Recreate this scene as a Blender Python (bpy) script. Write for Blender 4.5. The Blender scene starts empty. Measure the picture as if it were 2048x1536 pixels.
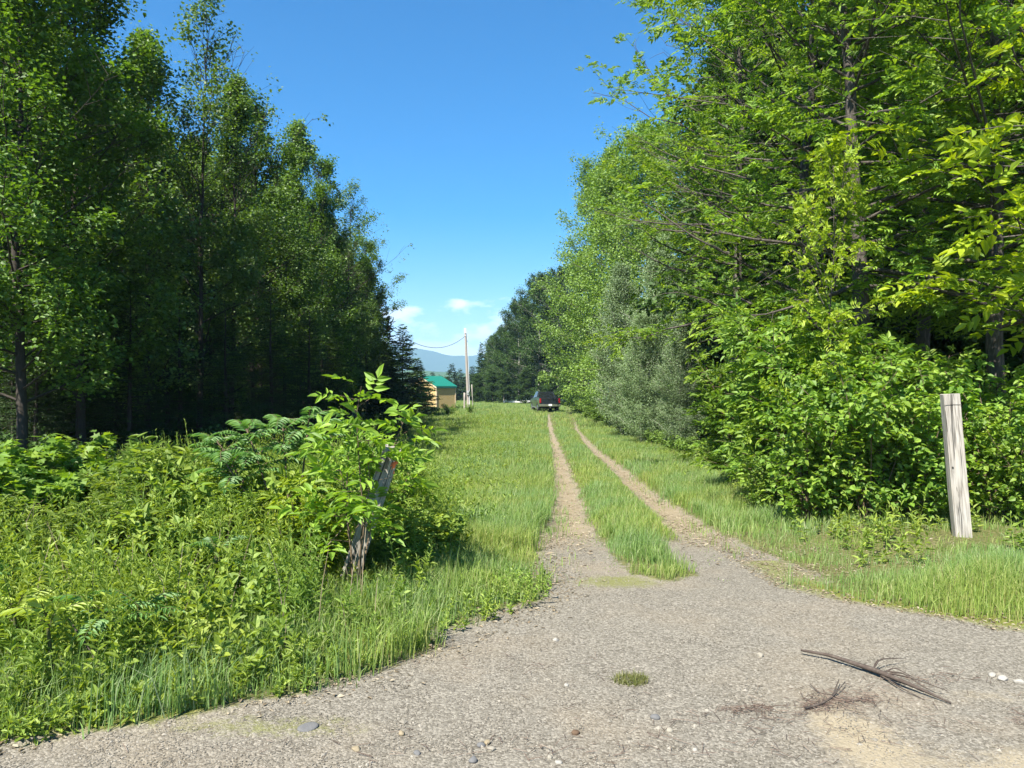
import bpy, bmesh, math, random
import numpy as np
from mathutils import Vector, Matrix

C = bpy.context.scene
COL = C.collection
R = math.radians

# ------------------------------------------------------------------ camera, sky, sun, exposure
CAMZ, F, HOR = 1.62, 1462.0, 775.0            # focal length and horizon row in 2048-px photo units
cam_d = bpy.data.cameras.new("camera")
cam_d.sensor_width = 36.0
cam_d.lens = F / 2048.0 * 36.0
cam_d.shift_y = (HOR - 768.0) / 2048.0
cam_d.clip_start, cam_d.clip_end = 0.05, 20000.0
cam = bpy.data.objects.new("camera", cam_d)
cam.location = (0, 0, CAMZ)
cam.rotation_euler = (R(90), 0, 0)
COL.objects.link(cam)
C.camera = cam

SUN_AZ, SUN_EL = 34.0, 51.0                   # sun stands behind the camera, to its left
sv = Vector((-math.sin(R(SUN_AZ)) * math.cos(R(SUN_EL)), -math.cos(R(SUN_AZ)) * math.cos(R(SUN_EL)), math.sin(R(SUN_EL))))
sun_d = bpy.data.lights.new("sun", 'SUN')
sun_d.energy, sun_d.angle, sun_d.color = 5.0, R(0.53), (1.0, 0.94, 0.82)
sun = bpy.data.objects.new("sun", sun_d)
sun.rotation_euler = sv.to_track_quat('Z', 'Y').to_euler()
sun.location = (-20, -40, 60)
COL.objects.link(sun)

C.view_settings.view_transform = 'Standard'
C.view_settings.look = 'None'
C.view_settings.exposure = 1.58
C.view_settings.gamma = 1.0
C.cycles.max_bounces = 5
C.cycles.diffuse_bounces = 3
C.cycles.glossy_bounces = 2
C.cycles.transmission_bounces = 3
C.cycles.transparent_max_bounces = 4
C.cycles.volume_bounces = 0
C.cycles.caustics_reflective = C.cycles.caustics_refractive = False
C.cycles.use_denoising = True


def nodes_of(tree):
    tree.nodes.clear()
    def N(t, **kw):
        n = tree.nodes.new(t)
        for k, v in kw.items():
            if k.startswith('i_'):
                n.inputs[k[2:].replace('_', ' ')].default_value = v
            else:
                setattr(n, k, v)
        return n
    return N, tree.links.new


world = bpy.data.worlds.new("World")
C.world = world
world.use_nodes = True
N, L = nodes_of(world.node_tree)
sky = N('ShaderNodeTexSky', sky_type='NISHITA', sun_disc=False, sun_elevation=R(SUN_EL), sun_rotation=R(180 + SUN_AZ),
        altitude=300, air_density=1.0, dust_density=0.3, ozone_density=3.0)
hsv = N('ShaderNodeHueSaturation', i_Saturation=1.6, i_Value=1.0)
L(sky.outputs[0], hsv.inputs['Color'])
# small fair-weather clouds low over the horizon
tc = N('ShaderNodeTexCoord')
sep = N('ShaderNodeSeparateXYZ')
L(tc.outputs['Generated'], sep.inputs[0])
mapn = N('ShaderNodeMapping')
mapn.inputs['Scale'].default_value = (1.0, 1.0, 2.3)
L(tc.outputs['Generated'], mapn.inputs[0])
nz = N('ShaderNodeTexNoise', i_Scale=17.0, i_Detail=6.0, i_Roughness=0.55)
L(mapn.outputs[0], nz.inputs['Vector'])
nz2 = N('ShaderNodeTexNoise', i_Scale=3.5, i_Detail=2.0)
L(mapn.outputs[0], nz2.inputs['Vector'])
band = N('ShaderNodeMapRange', i_From_Min=0.02, i_From_Max=0.22, i_To_Min=0.25, i_To_Max=-0.55)
L(sep.outputs['Z'], band.inputs['Value'])
a1 = N('ShaderNodeMath', operation='ADD')
L(nz.outputs['Fac'], a1.inputs[0]); L(band.outputs[0], a1.inputs[1])
a2 = N('ShaderNodeMath', operation='MULTIPLY_ADD')
L(nz2.outputs['Fac'], a2.inputs[0]); a2.inputs[1].default_value = 0.3; L(a1.outputs[0], a2.inputs[2])
cm = N('ShaderNodeMapRange', i_From_Min=0.59, i_From_Max=0.75, i_To_Min=0.0, i_To_Max=0.85)
L(a2.outputs[0], cm.inputs['Value'])
mix = N('ShaderNodeMix', data_type='RGBA')
L(cm.outputs[0], mix.inputs[0]); L(hsv.outputs[0], mix.inputs[6])
mix.inputs[7].default_value = (8.2, 8.6, 9.0, 1)
bg = N('ShaderNodeBackground', i_Strength=0.069)
L(mix.outputs[2], bg.inputs['Color'])
wo = N('ShaderNodeOutputWorld')
L(bg.outputs[0], wo.inputs['Surface'])

# ------------------------------------------------------------------ terrain functions
_DY = [-4000, -60, 0, 3, 6, 9, 12, 15, 20, 25, 35, 45, 57, 69, 90, 128, 150, 200, 300, 600, 1200, 2500, 6000]
_DD = [1.0, 1.5, 1.62, 1.63, 1.70, 1.86, 2.08, 2.28, 2.46, 2.56, 2.66, 2.66, 2.50, 2.30, 2.28, 2.42, 4.2, 11, 26, 46, 50, 50, 50]


def sstep(x, a, b):
    t = np.clip((np.asarray(x, float) - a) / (b - a), 0, 1)
    return t * t * (3 - 2 * t)


def vnoise(x, y, seed=0):
    x = np.asarray(x, float); y = np.asarray(y, float)
    xi, yi = np.floor(x).astype(np.int64), np.floor(y).astype(np.int64)
    fx, fy = x - xi, y - yi
    fx, fy = fx * fx * (3 - 2 * fx), fy * fy * (3 - 2 * fy)
    def h(a, b):
        n = (a * 374761393 + b * 668265263 + seed * 974634777) & 0xffffffff
        n = ((n ^ (n >> 13)) * 1274126177) & 0xffffffff
        return ((n ^ (n >> 16)) & 0xffff) / 65535.0
    return (h(xi, yi) * (1 - fx) + h(xi + 1, yi) * fx) * (1 - fy) + (h(xi, yi + 1) * (1 - fx) + h(xi + 1, yi + 1) * fx) * fy


def fnoise(x, y, seed=0, oct=3):
    s, a, o = 0, 1.0, 0
    for k in range(oct):
        s = s + a * vnoise(np.asarray(x) * 2 ** k, np.asarray(y) * 2 ** k, seed + k)
        o += a; a *= .5
    return s / o


def gz0(x, y):
    z = CAMZ - np.interp(y, _DY, _DD)
    near = 1 - sstep(y, 14, 26)
    z = z + 0.16 * sstep(x, 2.9, 4.6) * near * sstep(y, 4.5, 7) + 0.08 * sstep(-np.asarray(x), 1.5, 4) * near * sstep(y, 4, 7)
    return z


def G(px, py):
    """Ground point under a pixel of the 2048x1536 photograph."""
    lo, hi = 1.5, 400.0
    for _ in range(60):
        m = (lo + hi) / 2
        row = HOR + F * (CAMZ - float(gz0((px - 1024) / F * m, m))) / m
        if row > py: lo = m
        else: hi = m
    return ((px - 1024) / F * lo, lo)


def poly(pts):
    w = sorted([G(*p)[::-1] for p in pts])
    return np.array([a for a, b in w]), np.array([b for a, b in w])


E_LEFT = poly([(0, 1502), (300, 1440), (600, 1388), (850, 1290), (1000, 1232), (1075, 1205), (1082, 1150), (1092, 1100), (1095, 1080)])
E_RIGHT = poly([(2047, 1262), (1900, 1232), (1700, 1200), (1600, 1178), (1500, 1122), (1440, 1078)])
RL_C = poly([(1140, 1090), (1137, 1000), (1124, 940), (1112, 900), (1100, 860), (1090, 838), (1092, 825)])
RR_C = poly([(1420, 1090), (1362, 1040), (1304, 1000), (1240, 940), (1189, 900), (1155, 860), (1128, 838), (1120, 825)])
TIP_Y = G(1400, 1165)[1]


def f_poly(p, y, lo, hi):
    return np.interp(y, p[0], p[1], left=lo, right=hi)


def ground_masks(x, y):
    """gravel (apron + ruts), rut-ness (earth colour), both 0..1"""
    x = np.asarray(x, float); y = np.asarray(y, float)
    wob = (fnoise(x * 2.2, y * 2.2, 11) - .5) * 0.55
    wob2 = (fnoise(x * 5, y * 2.2, 17) - .5) * 0.75
    el = np.interp(y, [0, 2.2, *E_LEFT[0]], [-9, -5.6, *E_LEFT[1]])
    er = np.interp(y, [0, 4.3, *E_RIGHT[0]], [40, 6.5, *E_RIGHT[1]])
    rl = np.interp(y, *RL_C); rr = np.interp(y, *RR_C)
    w_l = np.interp(y, [7, 9, 12, 25, 45, 70], [.42, .34, .29, .25, .18, .04])
    w_r = np.interp(y, [6, 9, 12, 25, 45, 70], [.54, .38, .28, .20, .10, .0])
    lu = 1 - sstep(np.abs(x - rl + wob2 * .4) - w_l, -.22, .18)
    ru = 1 - sstep(np.abs(x - rr + wob2 * .4) - w_r, -.22, .18)
    lu = lu * sstep(y, 6, 7) * (1 - sstep(y, 62, 72)); ru = ru * sstep(y, 6, 7) * (1 - sstep(y, 45, 66))
    ap = sstep(x + wob, el - .16, el + .20) * (1 - sstep(x + wob, er - .14, er + .16)) * (1 - sstep(y, 8.3, 9.2))
    # the grassy strip between the ruts cuts into the apron
    cl = np.interp(y, [TIP_Y - .1, TIP_Y + .25, 7.0, 8.2, 9.0], [1.55, 1.15, .98, .86, .84])
    cr = np.interp(y, [TIP_Y - .1, TIP_Y + .25, 7.0, 8.2, 9.0], [1.60, 1.66, 1.72, 1.76, 1.78])
    strip = sstep(x + wob * 1.1, cl - .08, cl + .16) * (1 - sstep(x + wob * 1.1, cr - .16, cr + .08)) * sstep(y + wob, TIP_Y - .05, TIP_Y + .2)
    ap = ap * (1 - strip)
    g = np.maximum(ap, np.maximum(lu, ru))
    rut = np.maximum(lu, ru) * sstep(y, 7.5, 10.5)
    return g, rut, el, er, rl, rr


def gz(x, y):
    g, rut, *_ = ground_masks(x, y)
    near = 1 - sstep(y, 40, 90)
    return gz0(x, y) - 0.05 * rut * near + (1 - g) * near * 0.05 * (fnoise(np.asarray(x) * .9, np.asarray(y) * .9, 5) - .3)


# ------------------------------------------------------------------ mesh helpers
class Geo:
    def __init__(s): s.v, s.f, s.n, s.m = [], [], 0, []
    def add(s, v, f, mi=0):
        v = np.asarray(v, np.float32).reshape(-1, 3); f = np.asarray(f, np.int64)
        s.v.append(v); s.f.append(f + s.n); s.n += len(v); s.m.append(np.full(len(f), mi, np.int32))
    def tube(s, pts, rad, sides=6, mi=0, cap=True):
        pts = np.asarray(pts, float); k = len(pts)
        rad = np.broadcast_to(np.asarray(rad, float), (k,))
        t = np.gradient(pts, axis=0); t /= np.linalg.norm(t, axis=1, keepdims=True) + 1e-9
        ref = np.where(np.abs(t[:, 2:3]) < .9, np.array([[0, 0, 1.]]), np.array([[1., 0, 0]]))
        u = np.cross(t, ref); u /= np.linalg.norm(u, axis=1, keepdims=True) + 1e-9
        w = np.cross(t, u)
        a = np.arange(sides) * 2 * np.pi / sides
        ring = pts[:, None] + rad[:, None, None] * (np.cos(a)[None, :, None] * u[:, None] + np.sin(a)[None, :, None] * w[:, None])
        idx = np.arange(k * sides).reshape(k, sides)
        q = np.stack([idx[:-1], np.roll(idx[:-1], -1, 1), np.roll(idx[1:], -1, 1), idx[1:]], -1).reshape(-1, 4)
        s.add(ring, q, mi)
        if cap and sides >= 4:
            n = s.n - k * sides
            for r in (0, k - 1):
                for i in range(1, sides - 1, 2):
                    b = n + r * sides
                    s.f.append(np.array([[b, b + i, b + i + 1, b + min(i + 2, sides - 1) if i + 2 < sides else b + i + 1]])
                               if i + 2 < sides else np.array([[b, b + i, b + i + 1, b + i + 1]]))
                    s.m.append(np.full(1, mi, np.int32))
    def box(s, c, size, rot=None, mi=0, taper=1.0):
        x, y, z = np.array(size) / 2.0
        v = np.array([[-x, -y, -z], [x, -y, -z], [x, y, -z], [-x, y, -z], [-x * taper, -y * taper, z], [x * taper, -y * taper, z], [x * taper, y * taper, z], [-x * taper, y * taper, z]])
        if rot is not None: v = v @ np.array(rot.to_3x3()).T
        s.add(v + np.array(c), [[0, 3, 2, 1], [4, 5, 6, 7], [0, 1, 5, 4], [1, 2, 6, 5], [2, 3, 7, 6], [3, 0, 4, 7]], mi)
    def mesh(s, name, mats, smooth=False):
        v = np.concatenate(s.v).astype(np.float32); f = np.concatenate(s.f).astype(np.int32); mi = np.concatenate(s.m)
        me = bpy.data.meshes.new(name)
        tri = f[:, 2] == f[:, 3]
        counts = np.where(tri, 3, 4).astype(np.int32)
        keep = np.ones(f.shape, bool); keep[tri, 3] = False
        loops = f[keep]
        me.vertices.add(len(v)); me.vertices.foreach_set('co', v.ravel())
        me.loops.add(len(loops)); me.loops.foreach_set('vertex_index', loops)
        me.polygons.add(len(f))
        me.polygons.foreach_set('loop_start', np.concatenate([[0], np.cumsum(counts)[:-1]]).astype(np.int32))
        me.polygons.foreach_set('loop_total', counts)
        for m in (mats if isinstance(mats, (list, tuple)) else [mats]): me.materials.append(m)
        me.polygons.foreach_set('material_index', mi)
        me.polygons.foreach_set('use_smooth', np.full(len(f), smooth))
        me.update(calc_edges=True)
        return me


def link(name, me, parent=None, loc=None, rot=None, scale=None):
    o = bpy.data.objects.new(name, me); COL.objects.link(o)
    if parent is not None: o.parent = parent
    if loc is not None: o.location = loc
    if rot is not None: o.rotation_euler = rot
    if scale is not None: o.scale = scale
    return o


def tag(o, label=None, cat=None, group=None, kind=None):
    if label: o['label'] = label
    if cat: o['category'] = cat
    if group: o['group'] = group
    if kind: o['kind'] = kind
    return o


def norm(a): return a / (np.linalg.norm(a, axis=-1, keepdims=True) + 1e-9)

# leaf outlines: x along the leaf, y across (times width), z up
LEAF6 = (np.array([[0, 0, 0], [.32, .5, .10], [.72, .30, .05], [1, 0, -.10], [.72, -.30, .05], [.32, -.5, .10]]), np.array([[0, 1, 2, 3], [0, 3, 4, 5]]))
LEAF4 = (np.array([[0, 0, 0], [.45, .5, .05], [1, 0, -.06], [.45, -.5, .05]]), np.array([[0, 1, 2, 3]]))
MAPLE = (np.array([[0, 0, 0], [.10, .55, .05], [.42, .28, .03], [.62, .58, .03], [.60, .20, .0], [1, 0, -.1], [.60, -.20, 0], [.62, -.58, .03], [.42, -.28, .03], [.10, -.55, .05]]),
         np.array([[0, 1, 2, 2], [0, 2, 4, 5], [2, 3, 4, 4], [0, 5, 6, 8], [6, 7, 8, 8], [0, 8, 9, 9]]))


def leaves(geo, P, A, Nn, Ln, W, tmpl=LEAF6, mi=0):
    A = norm(A); B = norm(np.cross(Nn, A)); Nn = np.cross(A, B)
    t, fc = tmpl
    Ln = np.broadcast_to(np.asarray(Ln, float), (len(P),)); W = np.broadcast_to(np.asarray(W, float), (len(P),))
    v = P[:, None] + Ln[:, None, None] * (t[None, :, 0:1] * A[:, None] + t[None, :, 1:2] * W[:, None, None] * B[:, None] + t[None, :, 2:3] * Nn[:, None])
    f = fc[None] + (np.arange(len(P)) * len(t))[:, None, None]
    geo.add(v.reshape(-1, 3), f.reshape(-1, 4), mi)


def simple_leaves(geo, rs, P, A, n, ll, lw, droop, tmpl, spread=.06, flat=.55):
    P = np.repeat(P, n, 0); A = np.repeat(A, n, 0); m = len(P)
    rnd = rs.normal(size=(m, 3)); rnd[:, 2] *= .35
    ax = norm(A * .5 + rnd * .75 + np.array([0, 0, -1.]) * (droop * rs.random((m, 1)) * 1.6))
    nn = np.array([0, 0, 1.]) + rs.normal(size=(m, 3)) * flat
    leaves(geo, P + rs.normal(size=(m, 3)) * spread, ax, nn, ll * rs.uniform(.65, 1.25, m), lw * rs.uniform(.85, 1.15, m), tmpl)


def pinnate_leaves(geo, rs, P, A, rl, pairs, ll, lw, droop, tmpl=LEAF6, upw=.15, keep=1.0):
    m = len(P)
    rnd = rs.normal(size=(m, 3)); rnd[:, 2] *= .4
    ax = norm(A * .7 + rnd * .6 + np.array([0, 0, upw])); nn = norm(np.array([0, 0, 1.]) + rs.normal(size=(m, 3)) * .35)
    B = norm(np.cross(nn, ax)); nn = np.cross(ax, B)
    rl = rl * rs.uniform(.75, 1.25, m)[:, None]
    sc = (rl[:, 0] / rl.mean())
    ss = np.linspace(.35, .9, pairs)
    for s in ss:
        c = P + ax * rl * s + np.array([0, 0, -1.]) * rl * droop * s * s
        for sg in (-1, 1):
            la = norm(ax * .45 + B * sg * .9 + np.array([0, 0, -1.]) * (.1 + droop * .7 * rs.random((m, 1))) + rs.normal(size=(m, 3)) * .12)
            leaves(geo, c, la, nn + B * sg * .25 + rs.normal(size=(m, 3)) * .22, ll * sc * rs.uniform(.65, 1.25, m) * (1.05 - .25 * abs(s - .55)), lw, tmpl)
    c = P + ax * rl + np.array([0, 0, -1.]) * rl * droop
    leaves(geo, c, ax + np.array([0, 0, -1.]) * droop, nn, ll * sc * 1.1, lw, tmpl)

# ------------------------------------------------------------------ materials
def ramp(n, cols):
    e = n.color_ramp.elements
    while len(e) < len(cols): e.new(.5)
    for i, c in enumerate(cols):
        e[i].position = c[0] if len(c) == 2 else i / (len(cols) - 1)
        col = c[1] if len(c) == 2 else c
        e[i].color = (*col, 1)


def new_mat(name):
    m = bpy.data.materials.new(name); m.use_nodes = True
    return m, *nodes_of(m.node_tree)


def leaf_mat(name, cols, trans=.38, tcol=1.5, gloss=.05, rough=.38, patch=None):
    m, N, L = new_mat(name)
    geo = N('ShaderNodeNewGeometry')
    rp = N('ShaderNodeValToRGB'); ramp(rp, cols)
    L(geo.outputs['Random Per Island'], rp.inputs[0])
    col = rp.outputs[0]
    oi = N('ShaderNodeObjectInfo')
    mr = N('ShaderNodeMapRange', i_To_Min=.82, i_To_Max=1.15)
    L(oi.outputs['Random'], mr.inputs['Value'])
    hs = N('ShaderNodeHueSaturation')
    L(mr.outputs[0], hs.inputs['Value']); L(col, hs.inputs['Color']); col = hs.outputs[0]
    if patch:
        tcn = N('ShaderNodeTexCoord')
        nz = N('ShaderNodeTexNoise', i_Scale=patch[0], i_Detail=3.0)
        L(tcn.outputs['Object'], nz.inputs['Vector'])
        mp = N('ShaderNodeMapRange', i_From_Min=.38, i_From_Max=.62)
        L(nz.outputs['Fac'], mp.inputs['Value'])
        mx = N('ShaderNodeMix', data_type='RGBA', blend_type='MIX')
        mul = N('ShaderNodeMix', data_type='RGBA', blend_type='MULTIPLY'); mul.inputs[0].default_value = 1
        L(col, mul.inputs[6]); mul.inputs[7].default_value = (*patch[1], 1)
        L(mp.outputs[0], mx.inputs[0]); L(col, mx.inputs[6]); L(mul.outputs[2], mx.inputs[7]); col = mx.outputs[2]
    d = N('ShaderNodeBsdfDiffuse'); L(col, d.inputs['Color'])
    t = N('ShaderNodeBsdfTranslucent')
    tm = N('ShaderNodeMix', data_type='RGBA', blend_type='MULTIPLY'); tm.inputs[0].default_value = 1
    L(col, tm.inputs[6]); tm.inputs[7].default_value = (tcol * 1.05, tcol, tcol * .35, 1)
    L(tm.outputs[2], t.inputs['Color'])
    m1 = N('ShaderNodeMixShader'); m1.inputs[0].default_value = trans
    L(d.outputs[0], m1.inputs[1]); L(t.outputs[0], m1.inputs[2])
    g = N('ShaderNodeBsdfGlossy', i_Roughness=rough + .2); g.inputs['Color'].default_value = (1, 1, 1, 1)
    m2 = N('ShaderNodeMixShader'); m2.inputs[0].default_value = gloss * .6
    L(m1.outputs[0], m2.inputs[1]); L(g.outputs[0], m2.inputs[2])
    o = N('ShaderNodeOutputMaterial'); L(m2.outputs[0], o.inputs['Surface'])
    return m


def noise_mat(name, cols, scale=(1, 1, 1), nscale=8, rough=.85, bump=.3, detail=6, spec=.2, metal=0.0, bdist=.02):
    m, N, L = new_mat(name)
    tcn = N('ShaderNodeTexCoord'); mp = N('ShaderNodeMapping'); mp.inputs['Scale'].default_value = scale
    L(tcn.outputs['Object'], mp.inputs[0])
    nz = N('ShaderNodeTexNoise', i_Scale=nscale, i_Detail=detail, i_Roughness=.62)
    L(mp.outputs[0], nz.inputs['Vector'])
    rp = N('ShaderNodeValToRGB'); ramp(rp, cols); L(nz.outputs['Fac'], rp.inputs[0])
    b = N('ShaderNodeBsdfPrincipled', i_Roughness=rough, i_Metallic=metal); b.inputs['Specular IOR Level'].default_value = spec
    L(rp.outputs[0], b.inputs['Base Color'])
    if bump:
        bp = N('ShaderNodeBump', i_Strength=bump, i_Distance=bdist); L(nz.outputs['Fac'], bp.inputs['Height']); L(bp.outputs[0], b.inputs['Normal'])
    o = N('ShaderNodeOutputMaterial'); L(b.outputs[0], o.inputs['Surface'])
    return m


def plain(name, col, rough=.5, metal=0.0, spec=.5, coat=0.0):
    m, N, L = new_mat(name)
    b = N('ShaderNodeBsdfPrincipled', i_Roughness=rough, i_Metallic=metal)
    b.inputs['Base Color'].default_value = (*col, 1); b.inputs['Specular IOR Level'].default_value = spec; b.inputs['Coat Weight'].default_value = coat
    o = N('ShaderNodeOutputMaterial'); L(b.outputs[0], o.inputs['Surface'])
    return m


M_ASH = leaf_mat('ash leaves', [(0.078, 0.162, 0.021), (0.138, 0.260, 0.029), (0.220, 0.348, 0.046)], trans=.42, tcol=1.6, gloss=.04, patch=(.8, (1.2, 1.03, .8)))
M_BRIGHT = leaf_mat('young bright leaves', [(0.156, 0.248, 0.013), (0.231, 0.330, 0.015), (0.325, 0.401, 0.022)], trans=.45, tcol=1.5, gloss=.04)
M_MAPLE = leaf_mat('maple leaves', [(0.051, 0.113, 0.013), (0.083, 0.167, 0.018), (0.132, 0.235, 0.024)], trans=.38, tcol=1.5, gloss=.05)
M_POPLAR = leaf_mat('poplar leaves', [(0.063, 0.126, 0.027), (0.100, 0.185, 0.032), (0.150, 0.252, 0.043)], trans=.38, tcol=1.5, gloss=.07)
M_WILLOW = leaf_mat('grey willow leaves', [(0.117, 0.185, 0.074), (0.166, 0.254, 0.103), (0.224, 0.332, 0.146)], trans=.28, tcol=1.3, gloss=.08)
M_LIGHT = leaf_mat('light green leaves', [(0.097, 0.175, 0.029), (0.148, 0.249, 0.040), (0.205, 0.323, 0.052)], trans=.40, tcol=1.5, gloss=.05)
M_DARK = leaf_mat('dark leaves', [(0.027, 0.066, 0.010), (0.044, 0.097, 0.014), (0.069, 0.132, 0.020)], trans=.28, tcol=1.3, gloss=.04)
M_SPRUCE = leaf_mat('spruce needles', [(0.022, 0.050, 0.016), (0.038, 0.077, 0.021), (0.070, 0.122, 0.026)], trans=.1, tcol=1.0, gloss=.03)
M_SUMAC = leaf_mat('sumac leaves', [(.075, .18, .04), (.11, .235, .05), (.16, .29, .065)], trans=.4, tcol=1.4, gloss=.05)
M_SAP = leaf_mat('sapling leaves', [(.10, .19, .018), (.165, .285, .026), (.24, .365, .036)], trans=.42, tcol=1.6, gloss=.04)
M_FERN = leaf_mat('yellow sumac sprout', [(0.264, 0.352, 0.042), (0.317, 0.407, 0.056), (0.352, 0.440, 0.084)], trans=.4, tcol=1.3)
M_WEED = leaf_mat('weed leaves', [(0.103, 0.178, 0.030), (0.169, 0.270, 0.045), (0.254, 0.357, 0.075)], trans=.4, tcol=1.5, gloss=.03, patch=(.9, (1.2, 1.03, .8)))
M_GRASS = leaf_mat('grass', [(0.119, 0.183, 0.033), (0.178, 0.262, 0.049), (0.257, 0.336, 0.076), (0.356, 0.356, 0.142)], trans=.38, tcol=1.4, gloss=.03, patch=(.7, (.76, .93, 1.3)))
M_STRAW = leaf_mat('dry litter', [(.15, .112, .072), (.27, .22, .15), (.36, .315, .235)], trans=.1, tcol=1.0, gloss=.02)
M_BARK = noise_mat('grey brown bark', [(.025, .02, .017), (.075, .065, .056), (.26, .245, .22)], (6, 6, 1.2), 5, .9, .8)  # palest tone raised to put sunlit patches into the bark colour
M_BARKD = noise_mat('dark bark', [(.02, .017, .014), (.05, .042, .035), (.09, .08, .07)], (6, 6, 1.2), 5, .9, .7)
M_BARKW = noise_mat('pale aspen bark', [(.10, .09, .08), (.38, .37, .33), (.55, .54, .50)], (3, 3, 7), 3, .8, .3)
M_STEM = noise_mat('green stem', [(.05, .07, .02), (.12, .12, .05)], (1, 1, 1), 20, .8, 0)
M_STEMB = noise_mat('brown stem', [(.07, .05, .03), (.20, .15, .10)], (4, 4, 1), 20, .85, 0)


def ground_material():
    m, N, L = new_mat('gravel, earth and turf')
    tcn = N('ShaderNodeTexCoord'); co = tcn.outputs['Object']
    at_g = N('ShaderNodeAttribute', attribute_name='gravel'); at_r = N('ShaderNodeAttribute', attribute_name='rut')
    v = N('ShaderNodeTexVoronoi', i_Scale=85.0); L(co, v.inputs['Vector'])
    v2 = N('ShaderNodeTexVoronoi', i_Scale=21.0); L(co, v2.inputs['Vector'])
    nf = N('ShaderNodeTexNoise', i_Scale=130.0, i_Detail=4.0); L(co, nf.inputs['Vector'])
    nb = N('ShaderNodeTexNoise', i_Scale=.8, i_Detail=6.0, i_Roughness=.6); L(co, nb.inputs['Vector'])
    sepc = N('ShaderNodeSeparateColor'); L(v.outputs['Color'], sepc.inputs[0])
    rg = N('ShaderNodeValToRGB'); ramp(rg, [(0, (.10, .089, .072)), (.3, (.148, .135, .110)), (.7, (.197, .180, .149)), (1, (.27, .248, .207))])
    L(sepc.outputs[0], rg.inputs[0])
    # earth colour for the ruts
    re = N('ShaderNodeValToRGB'); ramp(re, [(.3, (.155, .12, .08)), (.5, (.26, .208, .142)), (.72, (.35, .295, .215))]); L(nf.outputs['Fac'], re.inputs[0])
    # turf floor
    ns = N('ShaderNodeTexNoise', i_Scale=30.0, i_Detail=5.0); L(co, ns.inputs['Vector'])
    rt = N('ShaderNodeValToRGB'); ramp(rt, [(.3, (.05, .06, .018)), (.5, (.10, .11, .035)), (.7, (.19, .16, .085))]); L(ns.outputs['Fac'], rt.inputs[0])
    # brownish stains over the gravel
    st = N('ShaderNodeMapRange', i_From_Min=.48, i_From_Max=.70, i_To_Max=.4); L(nb.outputs['Fac'], st.inputs['Value'])
    mg = N('ShaderNodeMix', data_type='RGBA', blend_type='MIX'); L(st.outputs[0], mg.inputs[0]); L(rg.outputs[0], mg.inputs[6]); L(re.outputs[0], mg.inputs[7])
    mr = N('ShaderNodeMix', data_type='RGBA'); 
    rm = N('ShaderNodeMath', operation='MULTIPLY'); L(at_r.outputs['Fac'], rm.inputs[0]); rm.inputs[1].default_value = .8
    nr = N('ShaderNodeTexNoise', i_Scale=5.5, i_Detail=6.0, i_Roughness=.7); L(co, nr.inputs['Vector'])
    nrm = N('ShaderNodeMapRange', i_From_Min=.45, i_From_Max=.66, i_To_Max=.75); L(nr.outputs['Fac'], nrm.inputs['Value'])
    rx = N('ShaderNodeMix', data_type='RGBA'); L(nrm.outputs[0], rx.inputs[0]); L(re.outputs[0], rx.inputs[6]); rx.inputs[7].default_value = (.19, .16, .085, 1)
    L(rm.outputs[0], mr.inputs[0]); L(mg.outputs[2], mr.inputs[6]); L(rx.outputs[2], mr.inputs[7])
    # ragged edge between gravel and turf
    na = N('ShaderNodeTexNoise', i_Scale=14.0, i_Detail=5.0); L(co, na.inputs['Vector'])
    ad = N('ShaderNodeMath', operation='MULTIPLY_ADD'); L(na.outputs['Fac'], ad.inputs[0]); ad.inputs[1].default_value = 1.1; L(at_g.outputs['Fac'], ad.inputs[2])
    ed = N('ShaderNodeMapRange', i_From_Min=.75, i_From_Max=1.15); L(ad.outputs[0], ed.inputs['Value'])
    mt = N('ShaderNodeMix', data_type='RGBA'); L(ed.outputs[0], mt.inputs[0]); L(rt.outputs[0], mt.inputs[6]); L(mr.outputs[2], mt.inputs[7])
    # yellow-green moss creeping over the gravel margin, pale sand washed out at the road side
    at_m = N('ShaderNodeAttribute', attribute_name='moss'); at_s = N('ShaderNodeAttribute', attribute_name='sand')
    nm = N('ShaderNodeTexNoise', i_Scale=11.0, i_Detail=10.0, i_Roughness=.82); L(co, nm.inputs['Vector'])
    mm = N('ShaderNodeMath', operation='MULTIPLY_ADD'); L(at_m.outputs['Fac'], mm.inputs[0]); mm.inputs[1].default_value = .55; L(nm.outputs['Fac'], mm.inputs[2])
    me_ = N('ShaderNodeMapRange', i_From_Min=.76, i_From_Max=1.0, i_To_Max=.65); L(mm.outputs[0], me_.inputs['Value'])
    mo = N('ShaderNodeMix', data_type='RGBA'); L(me_.outputs[0], mo.inputs[0]); L(mt.outputs[2], mo.inputs[6]); mo.inputs[7].default_value = (.15, .165, .03, 1)
    sm = N('ShaderNodeMath', operation='MULTIPLY_ADD'); L(at_s.outputs['Fac'], sm.inputs[0]); sm.inputs[1].default_value = .6; L(nm.outputs['Fac'], sm.inputs[2])
    se_ = N('ShaderNodeMapRange', i_From_Min=.72, i_From_Max=1.0, i_To_Max=.75); L(sm.outputs[0], se_.inputs['Value'])
    sa = N('ShaderNodeMix', data_type='RGBA'); L(se_.outputs[0], sa.inputs[0]); L(mo.outputs[2], sa.inputs[6]); sa.inputs[7].default_value = (.31, .26, .175, 1)
    b = N('ShaderNodeBsdfPrincipled', i_Roughness=.95); b.inputs['Specular IOR Level'].default_value = .12
    L(sa.outputs[2], b.inputs['Base Color'])
    h1 = N('ShaderNodeMath', operation='MULTIPLY_ADD'); L(v.outputs['Distance'], h1.inputs[0]); h1.inputs[1].default_value = -.7; L(nf.outputs['Fac'], h1.inputs[2])
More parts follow.
